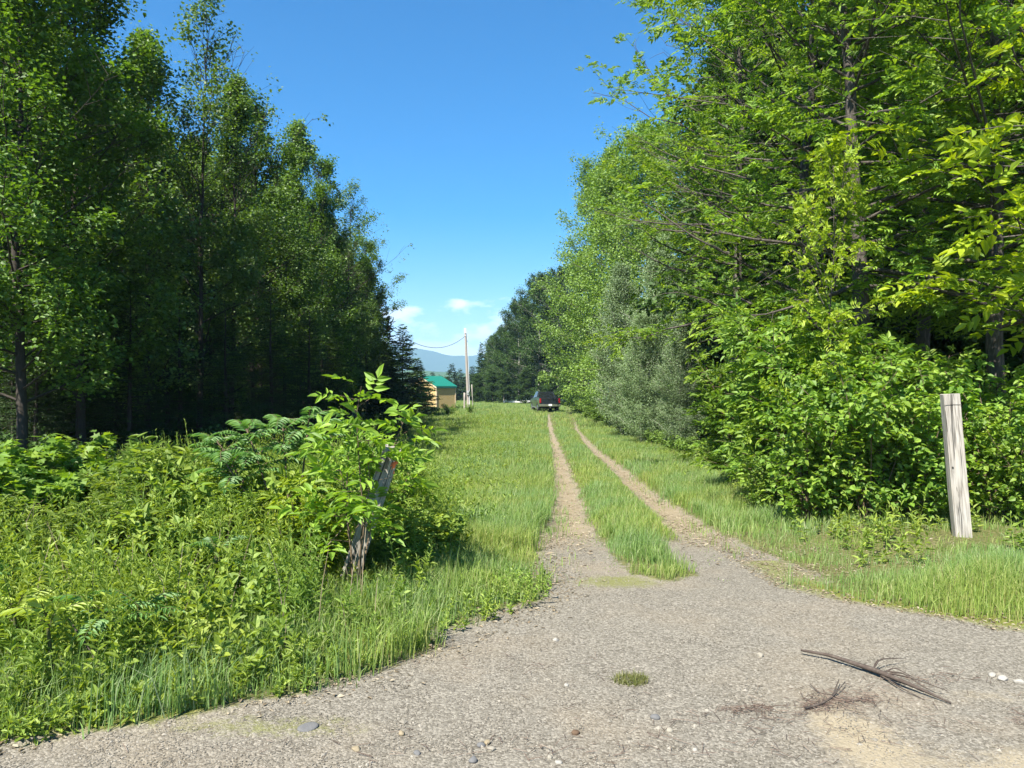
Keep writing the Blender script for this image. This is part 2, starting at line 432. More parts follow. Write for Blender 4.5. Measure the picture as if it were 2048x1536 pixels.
    bp = N('ShaderNodeBump', i_Strength=.6, i_Distance=.010); L(h1.outputs[0], bp.inputs['Height'])
    L(bp.outputs[0], b.inputs['Normal'])
    o = N('ShaderNodeOutputMaterial'); L(b.outputs[0], o.inputs['Surface'])
    return m


M_GROUND = ground_material()

# ------------------------------------------------------------------ ground sheet, cut into field, gravel apron and the two wheel ruts
def build_ground():
    ys = [-4000, -800, -200, -60, -25, -10, -4, 0, 1.2]
    y = 2.0
    while y < 150: ys.append(y); y += max(.035, .011 * y)
    while y < 6000: ys.append(y); y *= 1.12
    xf = list(np.arange(-6.5, 6.501, .05))
    x = 6.6
    out = []
    while x < 6000: out.append(x); x *= 1.10
    xs = np.array([-a for a in out[::-1]] + xf + out); ys = np.array(ys)
    X, Y = np.meshgrid(xs, ys)
    g, rut, el, er, rl, rr = ground_masks(X, Y)
    Z = gz(X, Y) + g * .012 * (fnoise(X * 6, Y * 6, 3) - .5) * (Y < 20)
    Z += np.where(Y > 160, 1.0, 0) * 10 * (fnoise(X * .004, Y * .004, 9) - .5) * sstep(Y, 160, 600)
    nx, ny = len(xs), len(ys)
    idx = np.arange(nx * ny).reshape(ny, nx)
    q = np.stack([idx[:-1, :-1], idx[:-1, 1:], idx[1:, 1:], idx[1:, :-1]], -1).reshape(-1, 4)
    V = np.stack([X, Y, Z], -1).reshape(-1, 3)
    gm = g.ravel()[q].mean(1); cy = V[q, 1].mean(1); cx = V[q, 0].mean(1)
    cls = np.zeros(len(q), int)
    cls[gm > .5] = 1
    mid = (rl.ravel()[q].mean(1) + rr.ravel()[q].mean(1)) / 2
    cls[(gm > .5) & (cy > 8.6) & (cx < mid)] = 2
    cls[(gm > .5) & (cy > 8.6) & (cx >= mid)] = 3
    for k, name in ((0, 'ground'), (1, 'gravel_road'), (2, 'wheel_track'), (3, 'wheel_track')):
        qq = q[cls == k]
        used, inv = np.unique(qq, return_inverse=True)
        ge = Geo(); ge.add(V[used], inv.reshape(-1, 4))
        me = ge.mesh(name, M_GROUND, True)
        moss = np.exp(-((X - er - .12) / .32) ** 2) * (Y < 7.5) * (X > 2) + np.exp(-((X - .95) / .5) ** 2 - ((Y - 6.5) / .35) ** 2) + np.exp(-((X + 1.2) / .8) ** 2 - ((Y - 3.55) / .2) ** 2) * .7 + np.exp(-((X - el + .02) / .15) ** 2) * .5 * (Y < 9)
        sand = np.exp(-(((X - 1.62) / .22) ** 2 + ((Y - 3.45) / .38) ** 2)) + np.exp(-(((X - 2.6) / .8) ** 2 + ((Y - 3.15) / .22) ** 2)) + .5 * np.exp(-((X - 2.6) / .5) ** 2 - ((Y - 3.9) / .15) ** 2)
        for an, arr in (('gravel', g), ('rut', rut), ('moss', moss), ('sand', sand)):
            at = me.attributes.new(an, 'FLOAT', 'POINT'); at.data.foreach_set('value', arr.ravel()[used].astype(np.float32))
        o = link(name, me); o['kind'] = 'structure'
build_ground()

# ------------------------------------------------------------------ far mountains
def build_mountain(name, Y, pts, base, depth, col, seed):
    m, N, L = new_mat(name + ' forest')
    tcn = N('ShaderNodeTexCoord'); nz = N('ShaderNodeTexNoise', i_Scale=.012, i_Detail=8.0); L(tcn.outputs['Object'], nz.inputs['Vector'])
    rp = N('ShaderNodeValToRGB'); ramp(rp, col); L(nz.outputs['Fac'], rp.inputs[0])
    b = N('ShaderNodeBsdfPrincipled', i_Roughness=1.0); b.inputs['Specular IOR Level'].default_value = 0; L(rp.outputs[0], b.inputs['Base Color'])
    o = N('ShaderNodeOutputMaterial'); L(b.outputs[0], o.inputs['Surface'])
    px = np.linspace(-1400, 3400, 480)
    ph = np.interp(px, [p[0] for p in pts], [p[1] for p in pts])
    top = (HOR - ph) / F * Y + CAMZ + (fnoise(px / 14, px * 0, seed, 4) - .5) * Y * .0022
    x = (px - 1024) / F * Y
    rows = []
    for t in np.linspace(0, 1, 14):
        yy = Y - depth * (1 - t)
        rows.append(np.stack([x, np.full_like(x, yy) + (fnoise(px / 40, px * 0 + t * 3, seed + 5) - .5) * depth * .1, base + (top - base) * t ** 1.25 + (fnoise(px / 25, px * 0 + t * 9, seed + 2) - .5) * (top - base) * .1 * (t < 1)], -1))
    rows.append(np.stack([x, np.full_like(x, Y + depth), np.full_like(x, base)], -1))
    V = np.concatenate(rows); n = len(x); idx = np.arange(len(V)).reshape(-1, n)
    q = np.stack([idx[:-1, :-1], idx[:-1, 1:], idx[1:, 1:], idx[1:, :-1]], -1).reshape(-1, 4)
    ge = Geo(); ge.add(V, q); ob = link(name, ge.mesh(name, m, True)); ob['kind'] = 'structure'
build_mountain('mountain', 4200, [(-1400, 690), (300, 660), (700, 672), (820, 694), (860, 702), (900, 711), (945, 712), (1000, 700), (1300, 670), (3400, 700)], -50, 900,
               [(.02, .05, .02), (.04, .08, .03)], 31)
build_mountain('hill', 1500, [(-1400, 730), (700, 735), (860, 742), (950, 748), (1100, 735), (3400, 730)], -48, 450, [(.03, .07, .02), (.07, .12, .035)], 47)

# ------------------------------------------------------------------ tree builders (one mesh per kind; copies share it)
def interp_path(pts, s):
    k = (len(pts) - 1) * s; i = min(int(k), len(pts) - 2); f = k - i
    return pts[i] * (1 - f) + pts[i + 1] * f


def shape(kind, u):
    if kind == 'round': return math.sqrt(max(.02, 1 - ((u - .38) / .66) ** 2))
    if kind == 'top': return math.sqrt(max(.02, 1 - ((u - .55) / .5) ** 2)) if u > .1 else .35
    if kind == 'cone': return .25 + .75 * (1 - u) ** .75
    return (.55 + .45 * math.sin(math.pi * min(1, u * .9 + .1))) * (1 - .72 * u ** 3)


def broadleaf(name, seed, H, Rr, cb, nl, ns, na, leaf, mats, r0=.11, el0=15, el1=62, prof='round', lean=(0, 0), sides=8, wob=.12, gap=.0, irr=.28):
    rs = np.random.default_rng(seed)
    tr, cr = Geo(), Geo()
    k = 16; t = np.linspace(0, 1, k)
    pts = np.stack([lean[0] * H * t + np.cumsum(rs.normal(size=k)) * wob * .3, lean[1] * H * t + np.cumsum(rs.normal(size=k)) * wob * .3, t * H * .97], 1)
    pts[0, :2] = 0; pts[0, 2] = -.15
    tr.tube(pts, r0 * (1 - t * .94) * (1 + .35 * np.exp(-t * 30)), sides, cap=False)
    AP, AA = [], []
    for i in range(nl):
        u = (i + rs.random()) / nl
        h = cb + (1 - cb) * u * .985
        base = interp_path(pts, h)
        az = i * 2.39996 + rs.normal() * .35
        Ln = Rr * shape(prof, u) * rs.uniform(.92 - irr, .92 + irr)
        el = R(el0 + (el1 - el0) * u + rs.normal() * 9)
        d = np.array([math.cos(az) * math.cos(el), math.sin(az) * math.cos(el), math.sin(el)])
        s = np.linspace(0, 1, 6)[:, None]
        lp = base + d * Ln * s + np.array([0, 0, 1.]) * Ln * .10 * s ** 2 + np.cumsum(rs.normal(size=(6, 3)) * .035 * Ln, 0) * s
        rb = max(.012, min(.05, r0 * (1 - h) * .38))
        tr.tube(lp, np.linspace(rb, .005, 6), 4, cap=False)
        perp = np.cross(d, [0, 0, 1.]); perp /= np.linalg.norm(perp) + 1e-6
        for j in range(ns):
            sv_ = .12 + .88 * (j + rs.random()) / ns
            p = interp_path(lp, sv_)
            sg = 1 if j % 2 else -1
            d2 = d * .65 + perp * sg * rs.uniform(.4, 1.0) + rs.normal(size=3) * .28 + np.array([0, 0, .12])
            d2 /= np.linalg.norm(d2)
            L2 = Ln * .42 * (1.2 - sv_ * .65) * rs.uniform(.7, 1.2)
            e = p + d2 * L2
            tr.tube(np.array([p, (p + e) / 2 + rs.normal(size=3) * .04 * L2, e]), [.008, .005, .003], 3, cap=False)
            q = rs.uniform(.15, 1.05, na)[:, None]
            AP.append(p + d2 * L2 * q + rs.normal(size=(na, 3)) * .11 * L2)
            AA.append(np.repeat(d2[None], na, 0))
    AP = np.concatenate(AP); AA = np.concatenate(AA)
    if gap:
        nzv = fnoise(AP[:, 0] * .9 + AP[:, 2] * .35 + 50, AP[:, 1] * .9 + AP[:, 2] * .8 + 50, seed, 2)
        kp = nzv > gap
        AP, AA = AP[kp], AA[kp]
    leaf(cr, rs, AP, AA)
    return tr.mesh(name + ' trunk', mats[0], True), cr.mesh(name + ' crown', mats[1])


def conifer(name, seed, H, Rr, mats, cb=.05, step=.33, nb=7, dense=1.0, droop=.25, r0=.10, tuft=(.075, .32)):
    rs = np.random.default_rng(seed)
    tr, cr = Geo(), Geo()
    t = np.linspace(0, 1, 10)
    pts = np.stack([np.cumsum(rs.normal(size=10)) * .03, np.cumsum(rs.normal(size=10)) * .03, t * H], 1); pts[0] = (0, 0, -.15)
    tr.tube(pts, r0 * (1 - t * .95), 7, cap=False)
    z = cb * H
    P, A, Nn = [], [], []
    while z < H * .985:
        u = (z / H - cb) / (1 - cb)
        for b in range(nb if u < .85 else 5):
            Ln = Rr * ((1 - u) ** .8 * .95 + .05) * rs.uniform(.6, 1.15)
            az = rs.uniform(0, 6.283); el = R(-8 + 38 * u + rs.normal() * 6)
            d = np.array([math.cos(az) * math.cos(el), math.sin(az) * math.cos(el), math.sin(el)])
            base = interp_path(pts, z / H) + np.array([0, 0, rs.uniform(-.5, .5) * step])
            s = np.linspace(0, 1, 5)[:, None]
            lp = base + d * Ln * s + np.array([0, 0, 1.]) * Ln * (-droop * s ** 2 + droop * .55 * s ** 4)
            tr.tube(lp, np.linspace(max(.006, r0 * .18 * (1 - u)), .003, 5), 3, cap=False)
            side = np.array([-math.sin(az), math.cos(az), 0])
            nt = max(4, int(Ln / .085 * dense))
            for j in range(nt):
                sv_ = .12 + .88 * (j + rs.random()) / nt
                p = interp_path(lp, sv_); sg = 1 if j % 2 else -1
                L2 = Ln * .36 * (1.12 - sv_) * rs.uniform(.7, 1.2) + .05
                d2 = norm(d * .75 + side * sg * .75 + rs.normal(size=3) * .12 + np.array([0, 0, -.12]))
                m = max(2, int(L2 / .05 * dense))
                q = rs.random((m, 1))
                P.append(p + d2 * L2 * q); A.append(norm(d2 * .8 + side * rs.choice([-1, 1], (m, 1)) * .6 + rs.normal(size=(m, 3)) * .22)); Nn.append(np.array([0, 0, 1.]) + rs.normal(size=(m, 3)) * .45)
        z += step * (1 - .45 * u)
    P = np.concatenate(P); A = np.concatenate(A); Nn = np.concatenate(Nn)
    leaves(cr, P, A, Nn, tuft[0] * rs.uniform(.7, 1.4, len(P)), tuft[1], LEAF4)
    return tr.mesh(name + ' trunk', mats[0], True), cr.mesh(name + ' crown', mats[1])


def shrub(name, seed, H, W, nst, nsec, na, leaf, mats, r0=.014, s0=.2, arch=.35):
    rs = np.random.default_rng(seed)
    tr, cr = Geo(), Geo(); AP, AA = [], []
    for i in range(nst):
        az = i * 2.39996 + rs.normal() * .5; h = H * rs.uniform(.62, 1.05); w = W * rs.uniform(.1, 1) ** .7
        b = np.array([math.cos(az), math.sin(az), 0]) * W * .12 * rs.random()
        s = np.linspace(0, 1, 8)[:, None]
        d = np.array([math.cos(az), math.sin(az), 0])
        pts = b + d * w * (s ** 1.4) + np.array([0, 0, 1.]) * h * (s - arch * .35 * s ** 3) / (1 - arch * .35) + np.cumsum(rs.normal(size=(8, 3)) * .02 * H, 0) * s
        tr.tube(pts, np.linspace(r0, r0 * .25, 8), 5, cap=False)
        for j in range(nsec):
            sv_ = s0 + (1 - s0) * (j + rs.random()) / nsec
            p = interp_path(pts, sv_); a2 = rs.uniform(0, 6.283)
            d2 = np.array([math.cos(a2), math.sin(a2), rs.uniform(0, .7)]) + d * .3; d2 /= np.linalg.norm(d2)
            L2 = H * .22 * (1.25 - sv_) * rs.uniform(.6, 1.3)
            tr.tube(np.array([p, p + d2 * L2 * .5, p + d2 * L2]), [r0 * .35, r0 * .25, r0 * .15], 3, cap=False)
            q = rs.uniform(.25, 1.05, na)[:, None]
            AP.append(p + d2 * L2 * q); AA.append(np.repeat(d2[None], na, 0))
        AP.append(pts[-1:] + 0); AA.append(np.array([[0, 0, 1.]]))
    leaf(cr, rs, np.concatenate(AP), np.concatenate(AA))
    return tr.mesh(name + ' stem', mats[0], True), cr.mesh(name + ' foliage', mats[1])


def L_simple(n, ll, lw, droop=.4, tmpl=LEAF6, spread=.06, flat=.55):
    return lambda g, rs, P, A: simple_leaves(g, rs, P, A, n, ll, lw, droop, tmpl, spread, flat)


def L_pin(rl, pairs, ll, lw, droop=.25, tmpl=LEAF6, upw=.15):
    return lambda g, rs, P, A: pinnate_leaves(g, rs, P, A, rl, pairs, ll, lw, droop, tmpl, upw)


KIND = {}
KIND['ash'] = broadleaf('ash', 1, 15, 4.2, .21, 66, 10, 14, L_pin(.25, 3, .118, .46, .35), (M_BARK, M_ASH), r0=.16, el0=5, el1=60, prof='round', gap=.46)
KIND['ash_b'] = broadleaf('ash_b', 2, 15, 3.8, .27, 60, 10, 14, L_pin(.25, 3, .118, .46, .35), (M_BARK, M_ASH), r0=.19, el0=0, el1=60, prof='round', gap=.47, lean=(-.06, .02))
KIND['maple'] = broadleaf('maple', 3, 13, 2.6, .16, 64, 10, 15, L_simple(6, .098, .8, .5, LEAF6, .12), (M_BARKD, M_MAPLE), r0=.11, el0=15, el1=68, prof='round', gap=.43)
KIND['poplar'] = broadleaf('poplar', 4, 13, 2.3, .14, 60, 9, 13, L_simple(6, .10, .75, .6, LEAF4, .12), (M_BARKD, M_POPLAR), r0=.10, el0=28, el1=72, prof='col', gap=.49, irr=.5)
KIND['poplar_b'] = broadleaf('poplar_b', 5, 13, 2.7, .2, 52, 9, 13, L_simple(6, .10, .75, .6, LEAF4, .12), (M_BARKD, M_POPLAR), r0=.10, el0=30, el1=70, prof='top', gap=.49, irr=.5)
KIND['light'] = broadleaf('light', 6, 17, 4.2, .08, 84, 10, 14, L_simple(6, .14, .75, .5, LEAF4, .18, .8), (M_BARK, M_LIGHT), r0=.15, el0=8, el1=62, prof='round', gap=.40)
KIND['light_b'] = broadleaf('light_b', 7, 17, 3.8, .06, 84, 10, 14, L_simple(6, .14, .75, .5, LEAF4, .18, .8), (M_BARK, M_LIGHT), r0=.14, el0=8, el1=66, prof='col', gap=.40)
KIND['willow'] = broadleaf('willow', 8, 10, 2.5, .03, 92, 10, 16, L_simple(6, .08, .6, .5, LEAF4, .16, .9), (M_BARKW, M_WILLOW), r0=.055, el0=30, el1=72, prof='col', gap=.33)
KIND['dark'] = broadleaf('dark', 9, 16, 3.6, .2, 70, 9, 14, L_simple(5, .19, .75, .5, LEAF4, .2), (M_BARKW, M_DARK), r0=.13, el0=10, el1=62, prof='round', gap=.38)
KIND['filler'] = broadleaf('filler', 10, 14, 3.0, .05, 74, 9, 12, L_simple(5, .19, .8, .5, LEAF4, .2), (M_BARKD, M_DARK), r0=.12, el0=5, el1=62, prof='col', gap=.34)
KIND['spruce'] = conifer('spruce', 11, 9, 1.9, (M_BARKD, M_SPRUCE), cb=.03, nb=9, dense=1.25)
KIND['spruce_b'] = conifer('spruce_b', 12, 12, 2.3, (M_BARKD, M_SPRUCE), cb=.10, step=.38, nb=9, dense=1.1)
KIND['spruce_far'] = conifer('spruce_far', 13, 12, 2.6, (M_BARKD, M_SPRUCE), cb=.02, step=.42, nb=9, dense=.8, tuft=(.22, .5))
KIND['ash_shrub'] = shrub('ash_shrub', 20, 3.2, 1.15, 13, 14, 5, L_pin(.22, 3, .115, .45, .35), (M_STEMB, M_ASH), .016, .12)
KIND['round_shrub'] = shrub('round_shrub', 21, 2.2, 1.1, 15, 13, 6, L_simple(3, .10, .72, .5, LEAF6, .05), (M_STEMB, M_ASH), .012, .1)
KIND['maple_shrub'] = shrub('maple_shrub', 22, 1.1, .75, 14, 9, 5, L_simple(3, .10, 1.0, .4, MAPLE, .04), (M_STEMB, M_ASH), .008, .2)
KIND['low_shrub'] = shrub('low_shrub', 23, 1.0, .8, 16, 8, 5, L_simple(3, .075, .7, .4, LEAF6, .04), (M_STEM, M_LIGHT), .007, .12)
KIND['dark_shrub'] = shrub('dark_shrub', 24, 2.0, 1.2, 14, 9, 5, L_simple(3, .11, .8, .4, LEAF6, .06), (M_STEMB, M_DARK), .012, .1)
KIND['young_tree'] = broadleaf('young_tree', 25, 6.5, 1.9, .28, 26, 7, 5, L_pin(.22, 3, .115, .5, .35), (M_BARK, M_BRIGHT), r0=.05, el0=0, el1=60, prof='round')
KIND['sapling'] = shrub('sapling', 26, 1.75, .38, 5, 9, 3, L_pin(.2, 3, .105, .42, .3), (M_STEMB, M_SAP), .010, .30, .1)
KIND['yellow_sapling'] = shrub('yellow_sapling', 27, 1.0, .4, 6, 9, 3, L_pin(.17, 3, .085, .45, .3), (M_STEMB, M_BRIGHT), .008, .35, .1)
KIND['tall_weed'] = shrub('tall_weed', 28, .95, .38, 26, 16, 3, L_simple(2, .10, .22, .1, LEAF6, .015, .5), (M_STEM, M_WEED), .005, .12, .2)
KIND['broad_weed'] = shrub('broad_weed', 29, .7, .42, 16, 11, 4, L_simple(2, .085, .55, .4, LEAF6, .02, .5), (M_STEM, M_WEED), .005, .2, .2)


def plant(kind, name, x, y, h, h0, label, cat='tree', group=None, rz=None, parts=('trunk', 'crown'), wide=1.0, tilt=None):
    a, b = KIND[kind]
    e = bpy.data.objects.new(name, None); COL.objects.link(e)
    e.empty_display_size = .3
    s = h / h0
    e.location = (x, y, float(gz(x, y)) - .03)
    e.rotation_euler = (*(tilt or (0, 0)), (x * 12.9898 + y * 78.233) % 6.283 if rz is None else rz)
    e.scale = (s * wide, s * wide, s)
    tag(e, label, cat, group)
    link(parts[0], a, e); link(parts[1], b, e)
    return e


random.seed(4)
H0 = dict(ash=15, ash_b=15, maple=13, poplar=13, poplar_b=13, light=17, light_b=17, willow=10, dark=16, filler=14, spruce=9, spruce_b=12, spruce_far=12,
          ash_shrub=3.2, round_shrub=2.2, maple_shrub=1.1, low_shrub=1.0, dark_shrub=2.0, young_tree=6.5, sapling=1.75, yellow_sapling=1.0, tall_weed=.95, broad_weed=.7)


def at(px, Y): return (px - 1024) / F * Y


def tree(kind, name, px, Y, top, label, group=None, cat='tree', parts=('trunk', 'crown'), **kw):
    x = at(px, Y)
    h = (HOR - top) / F * Y + CAMZ - float(gz(x, Y))
    return plant(kind, name, x, Y, h, H0[kind], label, cat, group, parts=parts, **kw)

GL = 'trees along the left forest edge'
tree('maple', 'maple_tree', 45, 13.2, -200, 'tall dark-trunked tree at the far left edge of the photo', GL, wide=1.1)
tree('maple', 'maple_tree', 165, 15.5, -160, 'leafy tree just right of the tall dark trunk at the far left', GL)
tree('poplar', 'poplar_tree', 300, 18, 60, 'slender poplar on the left whose pointed tip nearly touches the frame top', GL, wide=1.0)
tree('poplar_b', 'poplar_tree', 396, 20, 85, 'forked poplar on the left with an open spreading top against the sky', GL, wide=1.0)
tree('poplar', 'poplar_tree', 462, 22, 150, 'poplar leaning its ragged side branches right of the forked open poplar', GL, wide=1.0)
tree('maple', 'maple_tree', 522, 26, 225, 'rounded leafy tree third from the right among the tall left forest crowns', GL, wide=1.0)
tree('poplar', 'poplar_tree', 602, 30, 240, 'narrow sunlit poplar with a sharp top midway down the left forest edge', GL, wide=1.0)
tree('maple', 'maple_tree', 645, 35, 330, 'broad leafy tree sloping down behind the narrow sharp-topped poplar on the left', GL, wide=1.0)
tree('poplar_b', 'poplar_tree', 692, 41, 415, 'grey-green poplar near the far end of the left forest edge', GL, wide=1.0)
tree('maple', 'maple_tree', 735, 47, 490, 'smaller tree reaching its thin branch tips out over the clearing on the left', GL, wide=1.0)
tree('spruce_far', 'spruce_tree', 768, 50, 585, 'dark conifer with a ragged top beside the end of the overhead wire', GL)
tree('spruce_far', 'spruce_tree', 806, 58, 650, 'bushy spruce left of the green-roofed shed, second of the two', GL, wide=1.7)
tree('spruce_far', 'spruce_tree', 836, 63, 716, 'low round spruce right against the gable of the shed', GL, wide=2.2)
tree('spruce_far', 'spruce_tree', 775, 46, 680, 'wide dark spruce whose lower boughs hang over the clearing before the shed', GL, wide=1.7)
tree('low_shrub', 'leafy_bush', 826, 61, 762, 'yellow-green bush partly hiding the gable of the green-roofed shed', cat='bush', parts=('stem', 'foliage'))

GS = 'dark spruces inside the left forest'
for px, Y, top, lb in ((500, 24.5, 470, 'dark spruce under the rounded leafy tree of the left forest'), (570, 27, 420, 'tall dark spruce behind the sumac and ash sapling on the left'),
                       (640, 33, 520, 'dark spruce under the narrow sharp-topped poplar on the left'), (425, 22, 500, 'dark spruce under the forked open-topped poplar'),
                       (330, 21, 470, 'dark spruce standing under the slender pointed poplar'), (230, 19, 430, 'dark spruce two crowns in from the left edge of the photo'),
                       (100, 18, 480, 'dark spruce right behind the tall trunk at the far left'), (700, 40, 590, 'lower dark spruce below the grey-green poplar on the left'),
                       (20, 15.5, 560, 'low dark spruce in the bottom corner of the left forest')):
    tree('spruce' if top > 450 else 'spruce_b', 'spruce_tree', px, Y, top, lb, GS, wide=1.15)

for px, Y, top, lb in ((75, 15.0, 600, 'short spruce at the foot of the tall dark trunk at the far left'), (255, 16.0, 560, 'short spruce at the forest edge above the maple-leaved bushes'), (365, 18.0, 575, 'short spruce at the forest edge above the tallest weeds'),
                       (455, 19.0, 600, 'short spruce at the forest edge above the sumac'), (545, 21.0, 570, 'short spruce at the forest edge left above the ash sapling'), (615, 23.5, 600, 'short spruce at the forest edge right behind the ash sapling tip'), (160, 16.5, 520, 'spruce between the two leafy trees at the far left')):
    tree('spruce', 'spruce_tree', px, Y, top, lb, GS, wide=1.45)
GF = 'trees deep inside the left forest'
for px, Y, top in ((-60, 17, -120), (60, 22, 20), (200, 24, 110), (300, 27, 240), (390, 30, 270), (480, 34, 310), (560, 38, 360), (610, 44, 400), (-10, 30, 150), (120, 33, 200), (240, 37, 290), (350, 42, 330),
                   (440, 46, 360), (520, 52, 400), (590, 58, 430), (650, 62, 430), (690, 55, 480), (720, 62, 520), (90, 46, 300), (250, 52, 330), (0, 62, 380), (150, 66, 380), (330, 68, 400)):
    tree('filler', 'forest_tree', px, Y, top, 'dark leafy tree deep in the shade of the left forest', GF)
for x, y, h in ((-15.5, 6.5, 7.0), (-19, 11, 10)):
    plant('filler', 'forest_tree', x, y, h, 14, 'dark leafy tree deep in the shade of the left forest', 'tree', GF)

GFD = 'dark trees at the far end of the field'
for px, Y, top, lb, kd in ((962, 124, 685, 'small dark tree tapering down beside the utility pole', 'spruce_far'), (985, 118, 676, 'dark tree one step up the slope of crowns right of the pole', 'dark'),
                           (1008, 112, 655, 'dark tree in the middle of the stepped far crowns', 'dark'), (1038, 106, 604, 'tall dark tree behind the small bright green tree at the field end', 'dark'),
                           (1078, 102, 556, 'tallest dark crown of the far trees, above the pickup', 'dark'), (1118, 99, 545, 'dark tree with pale bare trunks right above the pickup', 'dark'),
                           (1160, 97, 540, 'dark tree half hidden by the light green trees right of the pickup', 'dark')):
    tree(kd, 'dark_tree', px, Y, top, lb, GFD)
for px, Y, h in ((955, 112, 4.5), (985, 108, 5), (1010, 104, 4.5), (1050, 99, 5), (1085, 95, 4.5), (1110, 93, 5), (1135, 90, 4.5), (1160, 86, 4)):
    plant('filler', 'forest_bush', at(px, Y), Y, h, 14, 'dark bush at the foot of the far trees behind the pickup', 'bush', 'bushes at the foot of the far trees', parts=('stem', 'foliage'), wide=1.5)
GFF = 'trees filling the wood behind the far dark crowns'
for px, Y, top in ((975, 135, 705), (1000, 132, 680), (1030, 128, 650), (1060, 125, 610), (1100, 122, 600), (1140, 120, 600), (1090, 112, 640), (1130, 108, 640), (1055, 114, 650), (1020, 120, 680)):
    tree('filler', 'forest_tree', px, Y, top, 'dark forest tree filling the wood beyond the pickup', GFF)
tree('light', 'young_tree', 1027, 116, 718, 'small bright green tree standing before the dark far trees left of the pickup')
GSF = 'far spruces beyond the field edge'
for px, Y, top, lb in ((866, 165, 744, 'tiny spruce tip just over the shed roof ridge'), (905, 150, 727, 'pointed far spruce between shed and utility pole'), (921, 158, 738, 'shorter far spruce touching the pole on its left side'),
                       (890, 160, 752, 'low far spruce right over the shed roof slope'), (945, 152, 732, 'far spruce just right of the utility pole'), (880, 170, 750, 'lowest far spruce over the shed roof')):
    tree('spruce_far', 'spruce_tree', px, Y, top, lb, GSF, wide=1.8)
for px, Y, top in ((858, 142, 752), (872, 146, 757), (885, 140, 760), (898, 148, 752), (912, 142, 757), (930, 144, 752), (942, 140, 748), (956, 146, 740), (968, 140, 725)):
    tree('spruce_far', 'spruce_tree', px, Y, top, 'dark spruce of the low tree line behind the shed and pole', GSF, wide=2.0)

GR = 'light green trees along the right forest edge'
tree('light', 'light_green_tree', 1205, 64, 345, 'light green tree reaching farthest left over the pickup', GR)
tree('light_b', 'light_green_tree', 1218, 54, 290, 'light green tree with the highest rounded crown left of the ash trees', GR)
tree('light', 'light_green_tree', 1300, 47, 275, 'light green tree behind the grey-leaved aspens', GR)
tree('light_b', 'light_green_tree', 1385, 41, 190, 'light green tree rising behind the ash boughs on the right', GR)
tree('light_b', 'light_green_tree', 1180, 70, 610, 'low yellow-green tree just right of the pickup at the wood edge', GR)
GW = 'grey-leaved aspens on the right'
tree('willow', 'aspen_tree', 1245, 38, 530, 'grey-leaved aspen closest to the pickup', GW, wide=.85)
tree('willow', 'aspen_tree', 1315, 34, 478, 'tallest grey-leaved aspen in the middle of its group', GW, wide=.85)
tree('willow', 'aspen_tree', 1395, 31, 520, 'grey-leaved aspen with a white stem beside the leafy shrubs', GW)
tree('willow', 'aspen_tree', 1285, 33, 630, 'shorter grey-leaved aspen in front of its group', GW)
tree('willow', 'aspen_tree', 1365, 29, 625, 'shorter grey-leaved aspen with a thin leaning stem by the verge', GW)

GA = 'ash trees on the right'
tree('ash_b', 'ash_tree', 1752, 11.6, -620, 'ash tree with a leaning mottled grey trunk bare above the shrubs', GA, rz=0.3, wide=.95)
tree('ash', 'ash_tree', 1992, 11.2, -700, 'ash tree with a straight thick trunk left of the frame edge', GA)
tree('ash', 'ash_tree', 1610, 15.0, -420, 'ash tree whose long boughs hang out over the track against the sky', GA, wide=1.05)
tree('ash_b', 'ash_tree', 1470, 21, -150, 'ash tree standing behind the boughs that hang over the track', GA)
tree('ash', 'ash_tree', 2060, 13.5, -600, 'ash tree on the right frame edge behind the thick straight trunk', GA)
tree('ash_b', 'ash_tree', 1860, 17, -350, 'ash tree deep between the leaning trunk and the thick straight trunk', GA)
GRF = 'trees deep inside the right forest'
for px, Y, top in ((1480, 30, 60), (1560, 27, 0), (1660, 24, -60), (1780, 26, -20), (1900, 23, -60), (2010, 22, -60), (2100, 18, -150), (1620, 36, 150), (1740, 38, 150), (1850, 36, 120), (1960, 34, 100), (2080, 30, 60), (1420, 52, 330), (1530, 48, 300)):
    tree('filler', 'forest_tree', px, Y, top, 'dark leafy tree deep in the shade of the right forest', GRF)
tree('young_tree', 'young_ash_tree', 2130, 9.6, -230, 'bright yellow-green young tree reaching in from the right frame edge')

GSH = 'leafy shrubs on the right bank'
for kd, px, Y, h, lb in (('ash_shrub', 1540, 12.2, 3.2, 'tall bright shrub at the left end of the right-bank shrubs'), ('ash_shrub', 1590, 11.2, 3.5, 'tallest bright leafy shrub left of the leaning ash trunk'),
                         ('ash_shrub', 1690, 10.6, 3.1, 'leafy shrub straight below the leaning ash trunk'), ('round_shrub', 1620, 9.6, 1.9, 'low rounded-leaf shrub in front of the tallest bright shrub'),
                         ('round_shrub', 1740, 9.3, 2.0, 'rounded-leaf shrub midway between the ruts and the grey post'), ('round_shrub', 1835, 9.2, 1.9, 'rounded-leaf shrub just left of the upright grey post'),
                         ('round_shrub', 1990, 9.6, 2.1, 'rounded-leaf shrub just right of the upright grey post'), ('ash_shrub', 1492, 14.5, 3.2, 'bright shrub drooping over the verge beside the white aspen stem'),
                         ('round_shrub', 1530, 10.9, 1.1, 'low shrub spilling onto the grass at the left foot of the bank shrubs'), ('ash_shrub', 1800, 11.5, 3.0, 'leafy shrub behind the rounded shrubs left of the post'),
                         ('ash_shrub', 1915, 11.0, 2.6, 'leafy shrub in the shade behind the upright grey post'), ('round_shrub', 2060, 8.8, 1.6, 'shrub cut by the right frame edge behind the grey post')):
    plant(kd, 'leafy_shrub', at(px, Y), Y, h, H0[kd], lb, 'shrub', GSH, parts=('stem', 'foliage'))

